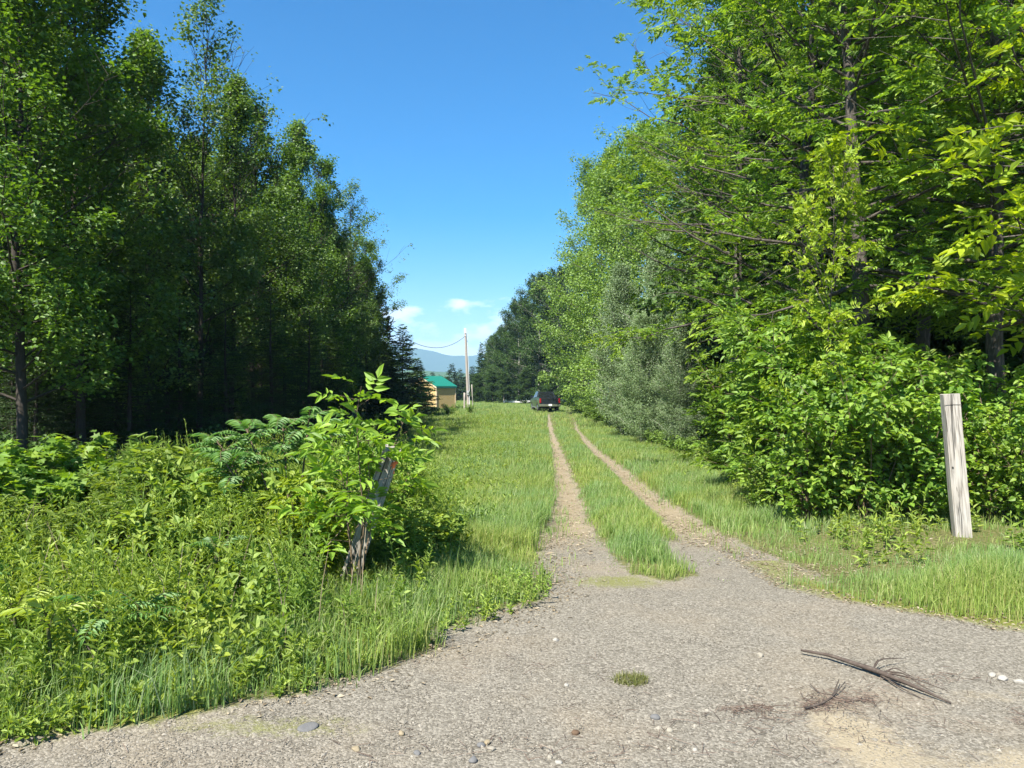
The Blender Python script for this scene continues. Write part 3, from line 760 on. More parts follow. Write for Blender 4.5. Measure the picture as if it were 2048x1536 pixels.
GV = 'low bushes along the right verge'
for k, (px, Y, h) in enumerate(((1165, 58, 1.6), (1185, 52, 1.4), (1205, 47, 1.3), (1228, 42, 1.2), (1255, 37, 1.0), (1285, 32, .9), (1320, 28, .8), (1370, 25, .9), (1150, 66, 1.8))):
    plant('low_shrub', 'low_bush', at(px, Y) + .6, Y, h, 1.0, ['bright low bush', 'yellow-green low bush', 'small leafy bush'][k % 3] + ' on the right verge ' +
          ('behind the pickup', 'just right of the pickup', 'a step nearer than the pickup', 'midway between pickup and aspens', 'at the foot of the first aspen', 'below the tallest aspen', 'before the white aspen stems', 'beside the last aspen', 'farthest along the wood edge')[k],
          'bush', GV, parts=('stem', 'foliage'), wide=1.4)
GV2 = 'dark bushes along the left forest edge'
for k, (px, Y, h) in enumerate(((800, 38, 1.5), (835, 44, 1.4), (770, 33, 1.5), (900, 62, 1.1), (940, 66, .9), (735, 29, 1.6), (670, 24, 1.5), (600, 20, 1.5), (520, 18, 1.4), (420, 16, 1.4), (300, 14.5, 1.2), (180, 13, 1.2), (60, 11.8, 1.3))):
    plant('dark_shrub' if k not in (3, 4) else 'low_shrub', 'forest_bush', at(px, Y), Y, h, 2.0 if k not in (3, 4) else 1.0,
          'shaded bush at the forest edge ' + ('straight behind the leaning post', 'below the spruces by the shed', 'a step nearer than the post-side bush', 'at the shed wall', 'at the foot of the utility pole', 'right of the ash sapling',
          'behind the ash sapling', 'left behind the ash sapling', 'behind the sumac', 'left behind the sumac', 'above the tall weeds', 'between sumac and maple bushes', 'in the far left corner')[k], 'bush', GV2, parts=('stem', 'foliage'))

tree('young_tree', 'young_ash_tree', 1655, 10.2, 335, 'young tree added for a bright leafy limb of the leaning ash', wide=.62)  # added tree, makes the bright limb in front of the ash trunk

# ------------------------------------------------------------------ left foreground plants
for k, (px, Y, h, lb) in enumerate(((60, 8.3, 1.05, 'maple-leaved bush at the left frame edge under the dark forest'), (150, 9.0, 1.1, 'maple-leaved bush second from the left frame edge'), (-20, 7.4, .9, 'maple-leaved bush cut by the left frame edge'))):
    plant('maple_shrub', 'maple_bush', at(px, Y), Y, h, 1.1, lb, 'bush', 'maple bushes at the left', parts=('stem', 'foliage'), wide=1.2)
plant('sapling', 'ash_sapling', at(712, 6.0), 6.0, 1.70, 1.75, 'bright ash sapling with a bare tip standing before the leaning grey post', 'sapling', 'ash saplings on the left', parts=('stem', 'foliage'), rz=.4)
plant('yellow_sapling', 'ash_sapling', at(600, 6.3), 6.3, .82, 1.0, 'yellowish lower ash sapling left of the leaning post', 'sapling', 'ash saplings on the left', parts=('stem', 'foliage'), rz=2.4, wide=1.1)
for k, (kd, px, Y, h, lb) in enumerate((('tall_weed', 330, 7.4, 1.12, 'tallest pointed weed clump against the dark forest, left of the sumac'), ('tall_weed', 265, 7.0, .85, 'weed clump on the left shoulder of the tallest weed clump'),
        ('broad_weed', 405, 7.0, .95, 'broad-leaved weed clump between the tallest weed clump and the sumac'), ('tall_weed', 470, 6.6, .78, 'narrow-leaved weed clump under the sumac fronds'),
        ('tall_weed', 215, 6.4, .72, 'weed clump below the maple-leaved bushes'), ('tall_weed', 120, 6.2, .62, 'weed clump in front of the maple bush at the left'), ('broad_weed', 345, 6.1, .66, 'broad-leaved weed clump in the middle of the weeds'),
        ('tall_weed', 745, 6.4, .50, 'narrow-leaved weed clump right at the foot of the leaning post'), ('tall_weed', 800, 6.7, .66, 'dark narrow-leaved weed clump right of the leaning post'), ('broad_weed', 870, 7.3, .55, 'dark broad-leaved weed clump casting shade on the field grass'),
        ('broad_weed', 500, 5.4, .42, 'low broad-leaved weed clump above the gravel edge'), ('tall_weed', 60, 5.3, .5, 'weed clump near the left frame edge above the yellow sprouts'), ('broad_weed', 300, 4.45, .24, 'small broad-leaved weed clump at the gravel edge'), ('broad_weed', 425, 4.25, .2, 'smallest broad-leaved weed clump out on the gravel margin'),
        ('broad_weed', 560, 6.9, .9, 'broad-leaved weed clump behind the yellowish ash sapling'), ('tall_weed', 10, 6.6, .7, 'weed clump cut by the left frame edge'))):
    plant(kd, 'weed_clump', at(px, Y), Y, h, H0[kd], lb, 'weed', 'tall weed clumps on the left', parts=('stem', 'foliage'), wide=1.1)
plant('sapling', 'ash_sapling', at(765, 7.4), 7.4, 1.35, 1.75, 'broad ash sapling right behind the leaning post', 'sapling', 'ash saplings on the left', parts=('stem', 'foliage'), rz=4.1, wide=1.2)
plant('round_shrub', 'leafy_shrub', at(800, 8.2), 8.2, .95, 2.2, 'low dark-green shrub right of the leaning post', 'shrub', parts=('stem', 'foliage'), rz=1.2)


def frond(geo, tr, rs, P, az, el, Ln, pairs, ll, lw, droop=.45):
    s = np.linspace(0, 1, 9)[:, None]
    d = np.array([math.cos(az) * math.cos(el), math.sin(az) * math.cos(el), math.sin(el)])
    pts = P + d * Ln * s - np.array([0, 0, 1.]) * droop * Ln * s ** 2.2
    tr.tube(pts, np.linspace(.004, .0015, 9), 3, cap=False)
    side = np.array([-math.sin(az), math.cos(az), 0.])
    ss = np.linspace(.15, .97, pairs)
    for sg in (-1, 1):
        c = np.array([interp_path(pts, v) for v in ss])
        tang = norm(d[None] - np.array([0, 0, 1.]) * droop * 2.2 * ss[:, None] ** 1.2)
        up = norm(np.cross(tang, side[None]) * 1.0)
        up = np.where(up[:, 2:3] < 0, -up, up)
        la = norm(side * sg * .9 + tang * .45 - up * .25 + rs.normal(size=(pairs, 3)) * .06)
        leaves(geo, c, la, up + rs.normal(size=(pairs, 3)) * .12, ll * (np.sin(np.pi * (ss * .8 + .15)) * .6 + .4), lw, LEAF6)
    leaves(geo, pts[-1:], norm(pts[-1:] - pts[-2:-1]), np.array([[0, 0, 1.]]), ll * .8, lw)


def sumac(name, stems, loc, label, mats, group=None, nf=9, Ln=.42, pairs=10, ll=.095, lw=.24, el=.55, seed=1, cat='sumac'):
    rs = np.random.default_rng(seed); tr, cr = Geo(), Geo()
    for (dx, dy, h) in stems:
        s = np.linspace(0, 1, 7)[:, None]
        pts = np.array([dx, dy, 0.]) * s ** 1.1 + np.array([0, 0, h]) * s
        tr.tube(pts, np.linspace(.013, .007, 7), 6, cap=False)
        for i in range(nf):
            f_ = .72 + .28 * (i + .5) / nf
            frond(cr, tr, rs, interp_path(pts, f_), i * 2.4 + rs.normal() * .3, el * rs.uniform(.4, 1.6), Ln * rs.uniform(.75, 1.15), pairs, ll, lw)
    e = bpy.data.objects.new(name, None); COL.objects.link(e); e.location = (*loc, float(gz(*loc)))
    tag(e, label, cat, group)
    link('stem', tr.mesh(name + ' stem', mats[0], True), e); link('foliage', cr.mesh(name + ' foliage', mats[1]), e)
    return e

b = G(585, 1150)
sumac('sumac_shrub', [(-.55, .35, 1.32), (-.25, .5, 1.40), (-.75, .15, 1.12), (.0, .55, 1.42), (-.9, .5, 1.20)], b, 'dark green sumac with long feathery fronds left of the ash sapling', (M_STEMB, M_SUMAC), seed=3, nf=12, Ln=.5, ll=.12, lw=.27, el=.6)
for k, (px, py, h, yel, lb) in enumerate(((45, 1350, .44, 1, 'yellow sumac sprout like a feather, upper of two at the lower left'), (108, 1400, .46, 1, 'yellow sumac sprout like a feather, lower of two at the lower left'),
                                          (225, 1370, .42, 0, 'blue-green sumac sprout drooping near the gravel edge'), (420, 1230, .5, 0, 'small sumac in the weeds below the big sumac'), (20, 1250, .4, 0, 'blue-green sumac sprout at the left frame edge'),
                                          (280, 1345, .40, 0, 'drooping sumac sprout beside the dead stem in the weeds'), (130, 1290, .42, 1, 'pale sumac sprout above the two yellow ones'), (590, 1120, .6, 0, 'small sumac left of the leaning post foot'))):
    sumac('sumac_sprout', [(random.uniform(-.06, .06), random.uniform(-.06, .06), h)], G(px, py), lb, (M_STEM, M_FERN if yel else M_SUMAC), 'sumac sprouts', nf=5, Ln=.32, pairs=9, ll=.085, lw=.26, el=1.0 if yel else .7, seed=40 + k, cat='sprout')

# ------------------------------------------------------------------ weeds, grass, litter, gravel (uncountable: stuff)
rg = np.random.default_rng(77)


def stems_and_leaves(P, h, nlv, ll, lw, lean, geo):
    """upright weeds: a thin stem with a spiral of lance-shaped leaves"""
    n = len(P)
    ld = rg.normal(size=(n, 3)) * lean; ld[:, 2] = 1
    ld = norm(ld)
    k = np.arange(nlv)
    s = (k + .6) / nlv
    s = .12 + .88 * s
    pos = P[:, None] + ld[:, None] * (h[:, None] * s[None])[..., None]
    az = rg.uniform(0, 6.283, n)[:, None] + k[None] * 2.4 + rg.normal(size=(n, nlv)) * .3
    el = np.interp(s, [0, .6, 1], [-.1, .35, 1.0])[None] + rg.normal(size=(n, nlv)) * .25
    A = np.stack([np.cos(az) * np.cos(el), np.sin(az) * np.cos(el), np.sin(el)], -1).reshape(-1, 3)
    NN = np.array([0, 0, 1.]) + rg.normal(size=A.shape) * .3 - A * .3
    Ln = (ll * np.interp(s, [0, .5, .85, 1], [.7, 1.05, .9, .55])[None] * rg.uniform(.75, 1.25, (n, nlv))).ravel()
    leaves(geo, pos.reshape(-1, 3), A, NN, Ln, lw, LEAF6)
    up = P + ld * h[:, None]
    side = norm(np.cross(ld, rg.normal(size=(n, 3)))) * .004
    v = np.stack([P - side, P + side, up + side * .5, up - side * .5], 1).reshape(-1, 3)
    geo.add(v, np.arange(n * 4).reshape(-1, 4))


def scatter(n, x0, x1, y0, y1, pw=1.0):
    y = y0 + (y1 - y0) * rg.random(n) ** pw
    x = x0 + (x1 - x0) * rg.random(n)
    return x, y


def to3(x, y): return np.stack([x, y, gz(x, y)], 1)


wg = Geo()
x, y = scatter(2600, -3.5, 1, 3.1, 6.5)
g, rut, el, er, rl, rr = ground_masks(x, y)
kp = (el - x > -.08) & (el - x < .8)
stems_and_leaves(to3(x[kp], y[kp]), rg.uniform(.04, .17, kp.sum()), 9, .045, .42, .35, wg)
x, y = scatter(15000, -9, 0, 3.4, 14)
g, rut, el, er, rl, rr = ground_masks(x, y)
d = el - x
edge_px = (x / y * F + 1024)
tall = sstep(d, .55, 1.5) * sstep(edge_px, 1120, 640)
right_lim = np.interp(y, [3, 5, 6.5, 9, 14], [-1.2, -.9, -.75, -.9, -2.0])
keep = (x < right_lim + rg.normal(size=len(x)) * .15) & (d > .12) & (rg.random(len(x)) < .15 + .85 * sstep(d, .1, .9)) & (np.abs(x / y) < .78)
x, y, d = x[keep], y[keep], d[keep]
px_ = x / y * F + 1024
h = (.20 + .38 * sstep(d, .2, 1.4)) * rg.uniform(.5, 1.4, len(x)) * (.55 + .95 * fnoise(x * 1.1, y * 1.1, 91)) * (1 + .55 * sstep(px_, 180, 330) * sstep(y, 5.5, 7))
h = h * np.where((np.abs(x / y * F + 1024 - 710) < 85) & (y < 6.9) & (y > 4.9), .30, 1.0)
bl = fnoise(x * 1.7, y * 1.7, 44) + rg.normal(size=len(x)) * .06 > .56
P_ = to3(x, y)
stems_and_leaves(P_[~bl], h[~bl] * .95, 24, .066, .21, .22, wg)
stems_and_leaves(P_[bl][::2], h[bl][::2] * .8, 15, .085, .55, .3, wg)
# lower weeds in the open field left of the track and along the right verge
x, y = scatter(9000, -9, 0.6, 9, 60, 1.5)
g, rut, el, er, rl, rr = ground_masks(x, y)
keep = (x < rl - .75 - 1.6 * rg.random(len(x)) ** 2) & (x > -.17 * y - 4) & (fnoise(x * .7, y * .7, 8) > .45)
x, y = x[keep], y[keep]
stems_and_leaves(to3(x, y), rg.uniform(.15, .45, len(x)) , 9, .10 + 0 * x.mean(), .34, .2, wg)
x, y = scatter(3500, 2.4, 9, 6.8, 50, 1.6)
g, rut, el, er, rl, rr = ground_masks(x, y)
keep = (x > rr + .9 + .10 * y * rg.random(len(x))) & (x < .30 * y + 3) & ~((np.abs(x / y - .618) < .06) & (y < 8.3) & (y > 5))
x, y = x[keep], y[keep]
stems_and_leaves(to3(x, y), rg.uniform(.12, .42, len(x)), 9, .09, .36, .2, wg)
tag(link('undergrowth', wg.mesh('undergrowth', M_WEED)), 'dense sunlit weeds covering the verge', 'weeds', kind='stuff')


def blades(geo, P, h, w, lean=.35):
    n = len(P)
    a = rg.uniform(0, 6.283, n); side = np.stack([np.cos(a), np.sin(a), np.zeros(n)], 1) * (w * .5)[:, None]
    b_ = rg.uniform(0, 6.283, n); ln = np.abs(rg.normal(size=n)) * lean
    bend = np.stack([np.cos(b_), np.sin(b_), np.zeros(n)], 1) * (ln * h)[:, None] + np.array([.06, .03, 0]) * h[:, None]
    up = np.array([0, 0, 1.]) * h[:, None]
    p1 = P + up * .55 + bend * .3; p2 = P + up * np.maximum(.5, (1 - .35 * ln))[:, None] + bend
    v = np.stack([P - side, P + side, p1 + side * .8, p1 - side * .8, p2 + side * .12, p2 - side * .12], 1).reshape(-1, 3)
    f = np.array([[0, 1, 2, 3], [3, 2, 4, 5]])[None] + (np.arange(n) * 6)[:, None, None]
    geo.add(v, f.reshape(-1, 4))


gg = Geo()
for (n, y0, y1, wmul) in ((150000, 3.2, 9, 1.0), (170000, 9, 20, 1.5), (130000, 20, 45, 2.6), (70000, 45, 100, 5.0), (25000, 95, 132, 9.0)):
    y = y0 + (y1 - y0) * rg.random(n)
    hw = .72 * y + .3 if y1 < 25 else (np.interp(y, [20, 45, 100, 132], [10, 11, 16, 22]))
    x = (rg.random(n) * 2 - 1) * hw
    g, rut, el, er, rl, rr = ground_masks(x, y)
    patchy = fnoise(x * 1.6, y * 1.6, 23)
    p = (1 - g) ** 2.2
    # the right bank is sparse, mossy and stony close to the road, with one lush clump at the frame edge
    rb = sstep(x, 2.2, 2.9) * (1 - sstep(y, 8.5, 11))
    sparse = sstep(patchy, .46, .68) * .45 + .07
    lush = np.exp(-(((x - 3.9) / .75) ** 2 + ((y - 5.9) / .55) ** 2))
    p = p * (1 - rb * (1 - np.clip(sparse + lush, 0, 1)))
    p = p * np.where((x < el - 1.3) & (y < 12), .35, 1.0)
    nearstrip = (x > rl) & (x < rr) & (y < 9) & (y > 5.5)
    p = p * np.where(nearstrip, sstep(fnoise(x * 3.1, y * 3.1, 71), .20 + .14 * (1 - sstep(y, 6, 8.6)), .52 + .12 * (1 - sstep(y, 6, 8.6))), 1.0)
    p = np.maximum(p, .10 * (g > .5) * (y > 6.2) * sstep(patchy, .40, .62) * sstep(y, 6, 10) * 1.8)
    kp = rg.random(n) < p
    x, y, patchy, lush, g = x[kp], y[kp], patchy[kp], lush[kp], g[kp]
    rl, rr, el, er = rl[kp], rr[kp], el[kp], er[kp]
    h = .12 + .14 * patchy + .10 * rg.random(len(x))
    mid = (x > rl) & (x < rr) & (y > 6)
    h = np.where(mid, (.06 + .19 * sstep(np.minimum(x - rl, rr - x), .2, .7) * rg.uniform(.5, 1.2, len(x))) * (.45 + .55 * sstep(y, 6.3, 8)), h)
    h = np.where((x < rl) & ~mid, h * 1.15, h)
    h = np.where((x < el) & (y < 8), h * (.22 + .50 * sstep(el - x, .02, .7)) * rg.uniform(.5, 1.35, len(x)), h)
    h = np.where((x > er) & (x > 2), h * (.30 + .75 * lush + .70 * sstep(y, 8, 11)), h)
    h = h * np.interp(y, [3, 40, 70, 130], [1, 1.1, .8, .8])
    h = np.where(g > .5, h * .35, h)
    blades(gg, to3(x, y), h, .0055 * wmul * rg.uniform(.7, 1.4, len(x)))
tag(link('grass', gg.mesh('grass', M_GRASS)), 'green grass over the field, verges and the strip between ruts', 'grass', kind='stuff')
# the lone tuft in the gravel
tg = Geo(); c = G(1262, 1362)
n = 420; a = rg.uniform(0, 6.283, n); r_ = .085 * np.sqrt(rg.random(n))
blades(tg, to3(c[0] + np.cos(a) * r_ * 1.2, c[1] + np.sin(a) * r_), rg.uniform(.015, .05, n), np.full(n, .004), .8)
tag(link('grass_tuft', tg.mesh('grass tuft', leaf_mat('yellowing grass', [(.10, .13, .03), (.17, .19, .045), (.26, .25, .09)]))), 'small lone tuft of grass growing in the middle of the gravel', 'grass tuft')

# dead leaves and straw along the gravel edges
lg = Geo()
x, y = scatter(90000, -6, 6.5, 2.9, 9.5)
g, rut, el, er, rl, rr = ground_masks(x, y)
near = np.exp(-((x - el - .06) / .24) ** 2) * 1.0 + np.exp(-np.clip(x - er, 0, 9) / .8) * (x > er - .2) * 1.6 * (y < 9.5)
kp = rg.random(len(x)) < near * sstep(fnoise(x * 2, y * 2, 61), .3, .55)
x, y = x[kp], y[kp]; n = len(x)
P = to3(x, y) + np.array([0, 0, .006]); a = rg.uniform(0, 6.283, n)
A = np.stack([np.cos(a), np.sin(a), rg.normal(size=n) * .2], 1)
leaves(lg, P, A, np.array([0, 0, 1.]) + rg.normal(size=(n, 3)) * .4, rg.uniform(.012, .042, n), rg.choice([.10, .2, .5], n), LEAF6)
y = 6.8 + 26 * rg.random(15000) ** 1.5; sd = rg.random(15000) < .5
x = np.where(sd, np.interp(y, *RL_C), np.interp(y, *RR_C)) + rg.normal(size=15000) * .26
kp = (rg.random(15000) < sstep(fnoise(x * 2.2, y * 2.2, 66), .34, .6) * sstep(y, 6.8, 10)) & (ground_masks(x, y)[0] > .25)
x, y = x[kp], y[kp]; n = len(x); a = rg.uniform(0, 6.283, n)
leaves(lg, to3(x, y) + np.array([0, 0, .006]), np.stack([np.cos(a), np.sin(a), rg.normal(size=n) * .12], 1), np.array([0, 0, 1.]) + rg.normal(size=(n, 3)) * .3, rg.uniform(.03, .09, n), rg.choice([.08, .12, .35], n), LEAF4)
tag(link('leaf_litter', lg.mesh('leaf litter', M_STRAW)), 'brown dead leaves and straw along the gravel edge', 'leaf litter', kind='stuff')


def pebble_mat(name, cols):
    m, N, L = new_mat(name)
    ge = N('ShaderNodeNewGeometry'); rp = N('ShaderNodeValToRGB'); ramp(rp, cols); L(ge.outputs['Random Per Island'], rp.inputs[0])
    bsd = N('ShaderNodeBsdfPrincipled', i_Roughness=.85); bsd.inputs['Specular IOR Level'].default_value = .25; L(rp.outputs[0], bsd.inputs['Base Color'])
    o = N('ShaderNodeOutputMaterial'); L(bsd.outputs[0], o.inputs['Surface'])
    return m

M_PEB = pebble_mat('gravel stones', [(.09, .081, .065), (.145, .132, .108), (.19, .173, .143), (.28, .257, .217)])
pg = Geo()
OCT = np.array([[1, 0, 0], [0, 1, 0], [-1, 0, 0], [0, -1, 0], [0, 0, 1], [0, 0, -1.]])
OF = np.array([[0, 1, 4, 4], [1, 2, 4, 4], [2, 3, 4, 4], [3, 0, 4, 4], [1, 0, 5, 5], [2, 1, 5, 5], [3, 2, 5, 5], [0, 3, 5, 5]])
n = 90000
y = 2.7 + 7.5 * rg.random(n) ** 1.5; x = (rg.random(n) * 2 - 1) * (.74 * y + .2)
g, rut, *_ = ground_masks(x, y)
kp = rg.random(n) < g * (1 - .7 * rut)
x, y = x[kp], y[kp]; n = len(x)
sz = .0028 + .0035 * rg.random(n) ** 2 + .011 * (rg.random(n) < .01) * rg.random(n)
vv = OCT[None] * rg.uniform(.6, 1.3, (n, 6, 1)) + rg.normal(size=(n, 6, 3)) * .12
vv = vv * sz[:, None, None] * np.stack([rg.uniform(.8, 1.5, n), rg.uniform(.7, 1.2, n), rg.uniform(.5, .8, n)], 1)[:, None]
a = rg.uniform(0, 6.283, n); ca, sa = np.cos(a)[:, None], np.sin(a)[:, None]
vv = np.stack([vv[..., 0] * ca - vv[..., 1] * sa, vv[..., 0] * sa + vv[..., 1] * ca, vv[..., 2]], -1)
pg.add((vv + (to3(x, y) + np.array([0, 0, .001]))[:, None]).reshape(-1, 3), (OF[None] + (np.arange(n) * 6)[:, None, None]).reshape(-1, 4))
n = 900
y = 2.75 + 1.7 * rg.random(n) ** 1.6; x = (rg.random(n) * 2 - 1) * (.74 * y + .2)
kp = (ground_masks(x, y)[0] > .6) & (fnoise(x * 1.4, y * 2.2, 12) + .12 * (x > .5) > .52)
x, y = x[kp], y[kp]; n = len(x); sz = .006 + .012 * rg.random(n) ** 2.5
vv = OCT[None] * rg.uniform(.7, 1.2, (n, 6, 1)) + rg.normal(size=(n, 6, 3)) * .12
vv = vv * sz[:, None, None] * np.array([1.2, 1, .6]); pg.add((vv + to3(x, y)[:, None]).reshape(-1, 3), (OF[None] + (np.arange(n) * 6)[:, None, None]).reshape(-1, 4))
tag(link('gravel', pg.mesh('gravel', M_PEB)), 'loose grey gravel over the road entrance', 'gravel', kind='stuff')

# ------------------------------------------------------------------ single stones on the gravel
STONE_C = {'grey': (.12, .12, .12), 'pale': (.24, .22, .18), 'brown': (.10, .066, .042), 'white': (.28, .265, .235), 'tan': (.23, .19, .125)}
M_ST = {k: noise_mat(k + ' stone', [tuple(c * .75 for c in v), v, tuple(min(.8, c * 1.2) for c in v)], (1, 1, 1), 30, .8, .25) for k, v in STONE_C.items()}


def stone(px, py, wpx, col, label, flat=.6, seed=0):
    rs = np.random.default_rng(seed)
    x, y = G(px, py); r = wpx / 2 * y / F
    bm = bmesh.new(); bmesh.ops.create_icosphere(bm, subdivisions=3, radius=1)
    dirs = rs.normal(size=(9, 3)); dirs /= np.linalg.norm(dirs, axis=1, keepdims=True); cut = rs.uniform(.62, .95, 9)
    for v in bm.verts:
        p = np.array(v.co)
        for dd, cc in zip(dirs, cut):
            q = p @ dd
            if q > cc: p = p - dd * (q - cc) * .85
        v.co = Vector(p * np.array([1.0, .8, flat]) * r)
    me = bpy.data.meshes.new('stone'); bm.to_mesh(me); bm.free(); me.materials.append(M_ST[col])
    me.polygons.foreach_set('use_smooth', np.full(len(me.polygons), True))
    o = link('stone', me, None, (x, y, float(gz(x, y)) + r * flat * .3), (0, 0, rs.uniform(0, 6)))
    tag(o, label, 'stone', 'stones lying on the gravel')

for k, s in enumerate(((1310, 1437, 22, 'grey', 'smooth grey stone alone right of the grass tuft'), (1150, 1467, 20, 'brown', 'reddish brown stone in the middle of the gravel'), (962, 1492, 18, 'grey', 'grey stone of the cluster of three at the bottom'),
                       (975, 1487, 17, 'tan', 'tan stone of the cluster of three at the bottom'), (983, 1500, 18, 'pale', 'pale stone at the front of the cluster of three'), (946, 1522, 24, 'grey', 'grey stone just below the cluster of three'),
                       (803, 1468, 17, 'tan', 'tan stone left of the stone cluster'), (834, 1508, 18, 'grey', 'grey stone near the bottom edge left of the cluster'), (712, 1500, 22, 'tan', 'tan stone nearest the bottom left corner of the gravel'),
                       (616, 1456, 44, 'grey', 'flat grey slab of stone near the weeds'), (1985, 1352, 18, 'white', 'white stone block near the tip of the fallen branch'), (2006, 1360, 24, 'white', 'white stone lying right of the block by the branch'),
                       (2038, 1366, 22, 'white', 'white stone at the right frame edge'), (1112, 1281, 14, 'white', 'small white stone in the gravel left of the tuft'), (1133, 1371, 12, 'white', 'tiny white stone closest to the tuft'),
                       (1390, 1501, 13, 'white', 'round white pebble below the twig litter'), (1338, 1462, 18, 'pale', 'pale stone right below the smooth grey stone'), (1520, 1312, 18, 'pale', 'pale flat stone left of the fallen branch'),
                       (1098, 1515, 16, 'pale', 'pale stone at the bottom edge right of the cluster'), (1117, 1526, 16, 'white', 'white stone touching the bottom edge right of the cluster'))):
    stone(*s, flat=.28 if k == 9 else .6, seed=k)

# ------------------------------------------------------------------ fallen branches
def ground_path(pix, lift=0.0):
    out = []
    for p in pix:
        x, y = G(p[0], p[1]); out.append((x, y, float(gz(x, y)) + (p[2] if len(p) > 2 else .008) + lift))
    return np.array(out)

M_STICK = noise_mat('weathered branch', [(.03, .022, .018), (.075, .058, .048), (.17, .15, .125)], (1, 1, 1), 30, .9, .4)
fb = Geo()
def smooth_path(p, n=14):
    s = np.linspace(0, len(p) - 1, n); return np.stack([np.interp(s, np.arange(len(p)), p[:, i]) for i in range(3)], 1)
fb.tube(smooth_path(ground_path([(1602, 1310, .03), (1660, 1322, .035), (1720, 1341, .03), (1752, 1352, .03), (1800, 1375, .04), (1850, 1393, .03), (1902, 1410, .01)])), np.concatenate([np.linspace(.007, .016, 7), np.linspace(.015, .004, 7)]), 6)
for pix, r in (([(1745, 1350, .03), (1760, 1338, .06), (1812, 1326, .03)], .006), ([(1765, 1356, .03), (1790, 1352, .05), (1825, 1357, .01)], .005), ([(1760, 1356, .02), (1800, 1382, .02), (1850, 1402, .005)], .006),
               ([(1780, 1364, .05), (1830, 1383, .07), (1895, 1393, .03)], .006), ([(1775, 1360, .05), (1810, 1372, .07), (1840, 1388, .05), (1870, 1392, .02)], .005), ([(1746, 1350, .03), (1750, 1344, .05), (1756, 1336, .05)], .004)):
    fb.tube(smooth_path(ground_path(pix), 8), np.linspace(r, .002, 8), 5)
o = link('fallen_branch', fb.mesh('fallen branch', M_STICK, True)); tag(o, 'long dead branch with forked twigs lying on the gravel', 'branch')
fb = Geo()
for pix, r in (([(1610, 1422, .012), (1650, 1412, .02), (1668, 1398, .02), (1690, 1375, .03)], .008), ([(1665, 1400, .02), (1672, 1385, .03), (1678, 1370, .03)], .005), ([(1668, 1398, .02), (1640, 1390, .01), (1620, 1375, .02)], .004),
               ([(1655, 1410, .02), (1620, 1406, .01), (1608, 1403, .02)], .004), ([(1668, 1400, .015), (1700, 1405, .01), (1740, 1402, .01)], .004)):
    fb.tube(smooth_path(ground_path(pix), 8), np.linspace(r, .002, 8), 5)
o = link('fallen_branch', fb.mesh('fallen branch', M_STICK, True)); tag(o, 'short crooked dead branch in the twig litter below the long branch', 'branch')
# twig and needle litter on the gravel
M_TWIG = leaf_mat('reddish twig litter', [(.065, .042, .034), (.12, .085, .068), (.20, .16, .125)], trans=0.05, gloss=.02)
tw = Geo()
for (px, py, sx, sy, n) in ((1500, 1422, 90, 11, 110), (1690, 1402, 85, 16, 170), (1640, 1418, 60, 12, 70), (1860, 1360, 110, 14, 70), (2040, 1440, 20, 20, 30), (1100, 1500, 560, 26, 110), (1600, 1450, 420, 50, 170), (900, 1330, 330, 40, 50)):
    for _ in range(n):
        x, y = G(px + rg.normal() * sx * .6, min(1530, py + rg.normal() * sy * .6)); a = rg.uniform(0, 6.283); l = rg.uniform(.02, .09)
        p0 = np.array([x, y, float(gz0(x, y)) + .012]); dd = np.array([math.cos(a), math.sin(a), rg.normal() * .12])
        tw.tube(np.array([p0 - dd * l / 2, p0 + dd * l / 2]), [.0016, .001], 3, cap=False)
tag(link('twig_litter', tw.mesh('twig litter', M_TWIG)), 'reddish twigs and needles strewn over the gravel', 'twigs', kind='stuff')
dg = Geo()
for _ in range(150):
    yy = rg.uniform(4.2, 8.5); xx = rg.uniform(-.72 * yy, -.9)
    el_ = float(ground_masks(xx, yy)[2])
    if el_ - xx < .5: continue
    hh = rg.uniform(.25, .75); ln = rg.normal(size=2) * .3 * hh
    p0 = np.array([xx, yy, float(gz(xx, yy))]); dg.tube(np.array([p0, p0 + [ln[0] * .4, ln[1] * .4, hh * .6], p0 + [ln[0], ln[1], hh]]), [.0032, .0025, .001], 3, cap=False)
tag(link('dry_stalks', dg.mesh('dry stalks', M_STRAW)), 'dry straw-coloured stalks among the green weeds', 'dry stalks', kind='stuff')
# leaning dead stems in the weeds
for k, (p0, p1, h, lb) in enumerate((((225, 1395), (135, 1235), .55, 'bare grey dead stem leaning in the weeds at lower left'), ((590, 1170), (500, 1060), .42, 'bare brown dead stem leaning below the sumac'),
                                     ((500, 1190), (440, 1155), .25, 'short bare dead stem in the weeds under the sumac'))):
    a = G(*p0); a3 = np.array([*a, float(gz(*a)) + .02]); Y1 = a[1] + .05
    b3 = np.array([at(p1[0], Y1), Y1, CAMZ - (p1[1] - HOR) / F * Y1])
    st = Geo(); st.tube(np.array([a3, a3 * .5 + b3 * .5 + np.array([0, 0, .02]), b3]), [.008, .006, .004], 5)
    tag(link('dead_stem', st.mesh('dead stem', M_STICK, True)), lb, 'dead stem', 'dead stems in the weeds')

